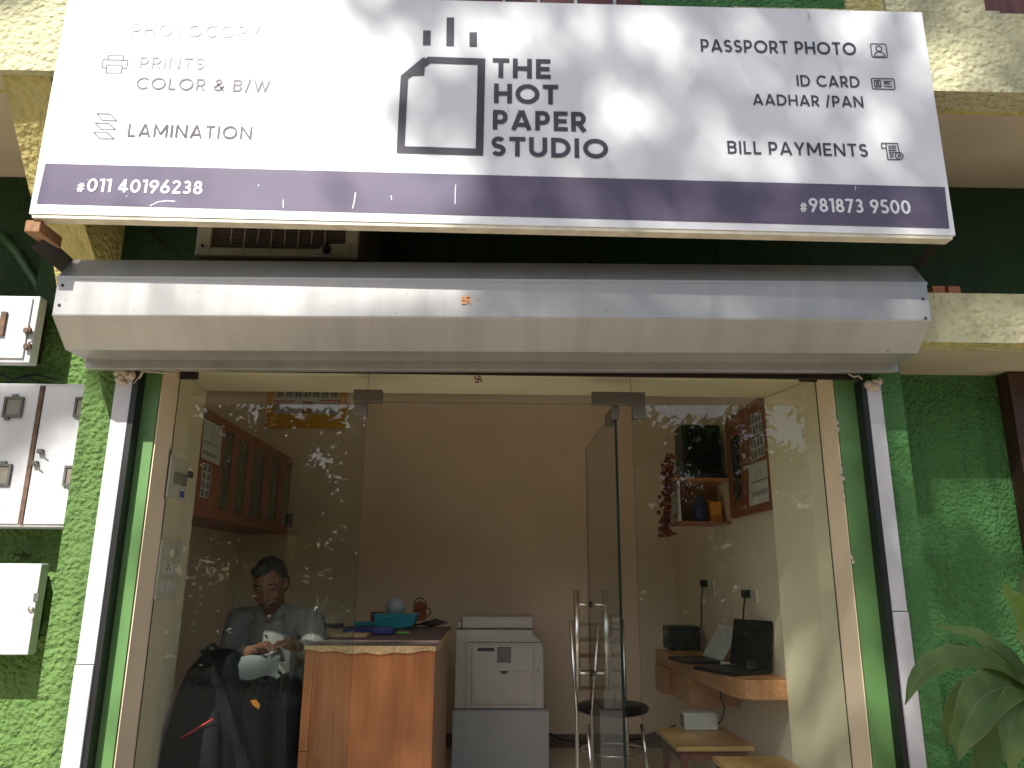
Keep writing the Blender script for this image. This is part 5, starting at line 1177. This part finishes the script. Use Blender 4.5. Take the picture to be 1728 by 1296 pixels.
# ------------------------------------------------------------------ dracaena in a pot, right foreground
pt = P(1760, 1230, 2.55)
pln = thing('potted_plant', 'broad-leaved green plant in the lower right corner before the shaded wall', 'plant', (pt.x, 2.62, -.38))
mb = MB(); mb.lathe((pt.x, 2.62, -.379), [(.15, 0), (.20, .30), (.215, .31), (.215, .34), (.19, .34), (.18, .31)], 24); mb.build('pot', M['terracotta'], pln)
mb = MB(); mb.tube([(pt.x, 2.62, -.06), (pt.x - .01, 2.60, .4), (pt.x, 2.57, pt.z + .12)], [.022, .018, .012], 10); mb.build('stem', M['bark'], pln)
def blade(pxp, wpx, m, twist=0.0, droop=0.0):
    pts = [P(a, b, Y) for a, b, Y in pxp]; n = 16; cs = []
    for i in range(n + 1):   # Catmull-Rom
        t = i / n * (len(pts) - 1); k = min(int(t), len(pts) - 2); u = t - k
        p0, p1, p2, p3 = pts[max(k-1, 0)], pts[k], pts[k+1], pts[min(k+2, len(pts)-1)]
        cs.append(.5 * ((2*p1) + (p2-p0)*u + (2*p0-5*p1+4*p2-p3)*u*u + (3*p1-p0-3*p2+p3)*u**3))
    W = wpx / F * 2.5 / 2; vs = []
    for i, c in enumerate(cs):
        t = (cs[min(i+1, n)] - cs[max(i-1, 0)]).normalized(); nn = Vector((math.sin(twist) * .6, -.72, .7)); s = t.cross(nn).normalized(); up = s.cross(t).normalized()
        u = i / n; w = W * (.16 + .84 * math.sin(math.pi * min(1, u * .92 + .10)) ** .8) * (1 - u ** 7) + .001
        rip = .004 * math.sin(u * 22)
        for j in (-1, -.96, -.5, -.035, .035, .5, .96, 1): vs.append(c + s * w * j + up * (abs(j) * w * .35 + rip * abs(j)))
    mb = MB(); mb.smooth = True
    for i in range(n):
        for j in range(7):
            mb.cur = 1 if j in (0, 6) else (2 if j == 3 else 0); mb.add([], []); mb.f.append([i*8+j, i*8+j+1, (i+1)*8+j+1, (i+1)*8+j]); mb.mi.append(mb.cur); mb.sm.append(True)
    mb.v = [Vector(q) for q in vs]
    o = mb.build('leaf', [m, M['leafedge'], M['leafrib']], pln)
    uv = o.data.uv_layers.new(name='UVMap'); JS = (-1, -.96, -.5, -.035, .035, .5, .96, 1)
    for li, lp in enumerate(o.data.loops): uv.data[li].uv = (JS[lp.vertex_index % 8], lp.vertex_index // 8 / n); return o
LV = [([(1738, 1168, 2.56), (1690, 1128, 2.48), (1610, 1112, 2.42), (1552, 1140, 2.38), (1527, 1190, 2.36)], 40, 'plantleaf', 0),
      ([(1735, 1178, 2.55), (1695, 1160, 2.44), (1650, 1185, 2.36), (1622, 1240, 2.32), (1614, 1288, 2.31)], 62, 'plantleaf', .9),
      ([(1738, 1158, 2.58), (1700, 1112, 2.62), (1640, 1072, 2.68), (1578, 1057, 2.72)], 34, 'plantleaf', 0),
      ([(1745, 1130, 2.56), (1725, 1050, 2.55), (1705, 1010, 2.55), (1690, 984, 2.56)], 44, 'planttip', 0),
      ([(1745, 1140, 2.54), (1735, 1108, 2.50), (1722, 1085, 2.49), (1710, 1070, 2.49)], 42, 'planttip', .5),
      ([(1748, 1120, 2.60), (1736, 1050, 2.62), (1728, 1000, 2.63), (1722, 962, 2.64)], 34, 'plantleaf', 0), ([(1735, 1165, 2.60), (1672, 1118, 2.66), (1610, 1098, 2.72), (1560, 1108, 2.76)], 30, 'plantleaf', .2),
      ([(1742, 1190, 2.53), (1715, 1200, 2.40), (1700, 1260, 2.33), (1712, 1330, 2.32)], 66, 'plantleaf', 1.1),
      ([(1735, 1175, 2.60), (1680, 1158, 2.64), (1630, 1175, 2.66), (1602, 1225, 2.66), (1600, 1262, 2.66)], 42, 'plantleaf', .3),
      ([(1750, 1150, 2.6), (1790, 1070, 2.6), (1840, 1040, 2.6)], 36, 'plantleaf', 0), ([(1750, 1170, 2.5), (1800, 1160, 2.4), (1850, 1220, 2.35)], 50, 'plantleaf', 0),
      ([(1745, 1200, 2.58), (1690, 1235, 2.62), (1655, 1290, 2.62), (1650, 1340, 2.6)], 44, 'plantleaf', .4)]
for a in LV: blade(a[0], a[1], M[a[2]], a[3])

# ------------------------------------------------------------------ the street side: trees, hedge, house (seen as reflections, and shading the front)
def leaves(mb, c, s, rnd_, asp=.5):
    a = Vector((rnd_.gauss(0, 1), rnd_.gauss(0, 1), rnd_.gauss(0, 1))).normalized(); b = a.cross(Vector((rnd_.gauss(0, 1), rnd_.gauss(0, 1), rnd_.gauss(0, 1)))).normalized()
    a *= s; b *= s * asp; mb.add([c - a, c + b * .9, c + a, c - b * .9], [(0, 1, 2, 3)])
def sm(e0, e1, x): t = max(0, min(1, (x - e0) / (e1 - e0))); return t * t * (3 - 2 * t)
EDGE = [(-.6, -1.44), (1.0, -1.44), (1.6, -1.44), (2.03, -1.44), (2.06, -1.0), (2.10, -.2), (2.25, -.02), (2.45, -.12), (2.7, -.40), (3.1, -.52), (3.6, -.62), (4.6, -.2), (5.5, .4)]
def edge_x(z):
    if z <= EDGE[0][0]: return EDGE[0][1]
    for (z0, x0), (z1, x1) in zip(EDGE, EDGE[1:]):
        if z <= z1: return x0 + (x1 - x0) * (z - z0) / (z1 - z0)
    return EDGE[-1][1]
HOLES = [(.05, 2.95, .16), (.62, 2.72, .13), (.72, 3.05, .12), (1.62, 3.3, .12), (-.35, 3.35, .1), (1.55, 2.55, .07), (.2, 2.5, .06), (1.22, 1.28, .13), (1.30, .95, .12), (1.12, 1.65, .10), (1.42, 1.22, .11), (1.95, 3.15, .16), (1.42, 1.05, .08), (2.2, 2.32, .08)]
rt = random.Random(11)
tree = thing('street_tree', 'tall leafy tree across the pavement shading the shop front', 'tree', (-1.2, -8.2, -.38), 'trees across the street')
mb = MB(); n = 0
while n < 17000:
    xs, zs = rt.uniform(-1.6, 5.2), rt.uniform(-.9, 5.6); e = edge_x(zs) + .10 * math.sin(zs * 7)
    if rt.random() < .06:
        cx_, cz_, cr_ = rt.choice([(-2.40, 2.42, .11), (-2.16, 2.56, .10), (-2.62, 2.16, .10), (-2.05, 3.5, .1), (-1.72, 2.36, .05)]); xs, zs = rt.gauss(cx_, cr_ * .6), rt.gauss(cz_, cr_ * .6); e = xs - 1
    d = xs - e
    if d < 0 and rt.random() > .03: continue
    if d > 3.6 and rt.random() > .5: continue
    dens = .35 + .65 * sm(0, .12 if zs < 2 else .35, d)
    for hx_, hz_, hr in HOLES:
        q = math.hypot(xs - hx_, zs - hz_) / hr
        if q < 1.5: dens *= (.12 if hz_ > 1.8 else .42) + (.88 if hz_ > 1.8 else .58) * sm(.55, 1.5, q)
    if rt.random() > dens: continue
    L_ = 14.2 + rt.gauss(0, .9); leaves(mb, Vector((xs, 2.8, zs)) + SUN * L_, rt.uniform(.06, .11), rt); n += 1
mb.build('crown', M['leaf'], tree)
mb = MB(); mb.tube([(-1.2, -8.2, -.38), (-1.1, -8.1, 3), (-1.3, -7.9, 7), (-1.6, -7.6, 11)], [.26, .21, .16, .09], 12)
for k in range(9):
    a = Vector((-1.3, -7.9, 6.0 + k * .5)); b = Vector((-4 + k * .62, -7.6 + rt.uniform(-1, 1), 10 + (k % 4) * 1.1)); mb.tube([a, a.lerp(b, .5) + Vector((0, 0, .4)), b], [.08, .05, .02], 7)
mb.build('trunk', M['bark'], tree)
def far_tree(x, y, hgt, rad, z0, label, cnt, m, seed):
    r2 = random.Random(seed); t = thing('street_tree', label, 'tree', (x, y, -.38), 'trees across the street'); mb = MB()
    cl_ = [(x + r2.uniform(-rad, rad) * .85, y + r2.uniform(-1, 1), z0 + (hgt - .7 - z0) * r2.random() ** .9, r2.uniform(.5, 1.0)) for _ in range(30)]
    for _ in range(cnt):
        c = r2.choice(cl_); v = Vector((r2.gauss(0, 1), r2.gauss(0, 1), r2.gauss(0, 1))).normalized() * c[3] * r2.uniform(.4, 1.05)
        leaves(mb, Vector(c[:3]) + v, r2.uniform(.08, .16), r2)
    mb.build('crown', m, t)
    mb = MB(); mb.tube([(x, y, -.38), (x + .1, y, z0 + .5), (x, y, (z0 + hgt) / 2)], [.14, .11, .05], 9); mb.build('trunk', M['bark'], t)
KINDS = [(-14, 7.5, 3.0), (-9.5, 6.4, 2.6), (-6.8, 6.0, 1.8), (-4.3, 5.5, 1.7), (-1.8, 6.2, 1.7), (0.8, 6.6, 1.8), (3.0, 5.8, 1.5), (5.2, 5.5, 1.6), (7.6, 6.2, 1.8), (10.4, 6.8, 2.4), (14.5, 7.5, 3.0)]
NAMES = ['tallest bushy tree at the far left across the street', 'broad tree second from the left across the street', 'rounded tree third from the left across the street', 'low ragged tree left of the tall street tree', 'slender tree just beside the tall street tree', 'dense tree in the middle across the street', 'small tree right of the middle across the street', 'low ragged tree right across the street', 'rounded tree third from the right across the street', 'broad tree second from the right across the street', 'tallest bushy tree at the far right across the street']
for k, ((x_, h_, r_), nm) in enumerate(zip(KINDS, NAMES)): far_tree(x_, -12 - (k % 3) * .9, h_, r_, .2, nm, 7500, M['leaf'], k + 1)
mb = MB(); r3 = random.Random(3)
for _ in range(9000):
    leaves(mb, Vector((r3.uniform(-14, 14), -6.6 + r3.gauss(0, .22), -.35 + 1.35 * r3.random() + .15 * math.sin(r3.uniform(0, 6)))), r3.uniform(.05, .10), r3)
o = mb.build('hedge', M['leaf2']); tag(o, 'clipped green hedge along the far side of the pavement', 'hedge')

mb = MB(); r4 = random.Random(5)
for _ in range(14000):
    x_ = r4.uniform(-18, 18); leaves(mb, Vector((x_, -15.8 + r4.gauss(0, .3), -.38 + (3.6 + .5 * math.sin(x_ * 1.3)) * r4.random())), r4.uniform(.12, .22), r4)
tag(mb.build('hedge', M['leaf']), 'tall dark hedge behind the trees across the street', 'hedge')

# arching plant on the sunny pavement (seen mirrored in the left pane)
M['pale_blade'] = mat('pale_striped_blade', (0.50, 0.52, 0.40), 0.4, var=0.3, vscale=12)
sp = thing('spider_plant', 'pot of thin pale arching leaves on the sunny pavement facing the shop', 'plant', (-1.74, -1.0, -.38), None)
mb = MB(); mb.lathe((-1.74, -1.0, -.379), [(.12, 0), (.16, .55), (.17, .56), (.17, .60), (.17, .60), (.16, .55)], 20); mb.build('pot', M['black'], sp)
mb = MB(); r6 = random.Random(21)
for k in range(90):
    a = r6.uniform(0, 6.28); L_ = r6.uniform(.35, .75); hgt = r6.uniform(.25, .85); w = r6.uniform(.005, .012); pts = []
    for i in range(7):
        u = i / 6; rr = L_ * u; pts.append(Vector((-1.74 + rr * math.cos(a), -1.0 + rr * math.sin(a) * .8, .18 + hgt * (1 - (1.5 * u - .75) ** 2 / .5625) + .15 * u * r6.uniform(-1, .3))))
    sd = Vector((-math.sin(a), math.cos(a), 0)) * w
    vs = [p + sd * (1 - .8 * i / 6) for i, p in enumerate(pts)] + [p - sd * (1 - .8 * i / 6) for i, p in enumerate(pts)]
    mb.add(vs, [(i, i + 1, i + 8, i + 7) for i in range(6)])
mb.build('crown', M['pale_blade'], sp)
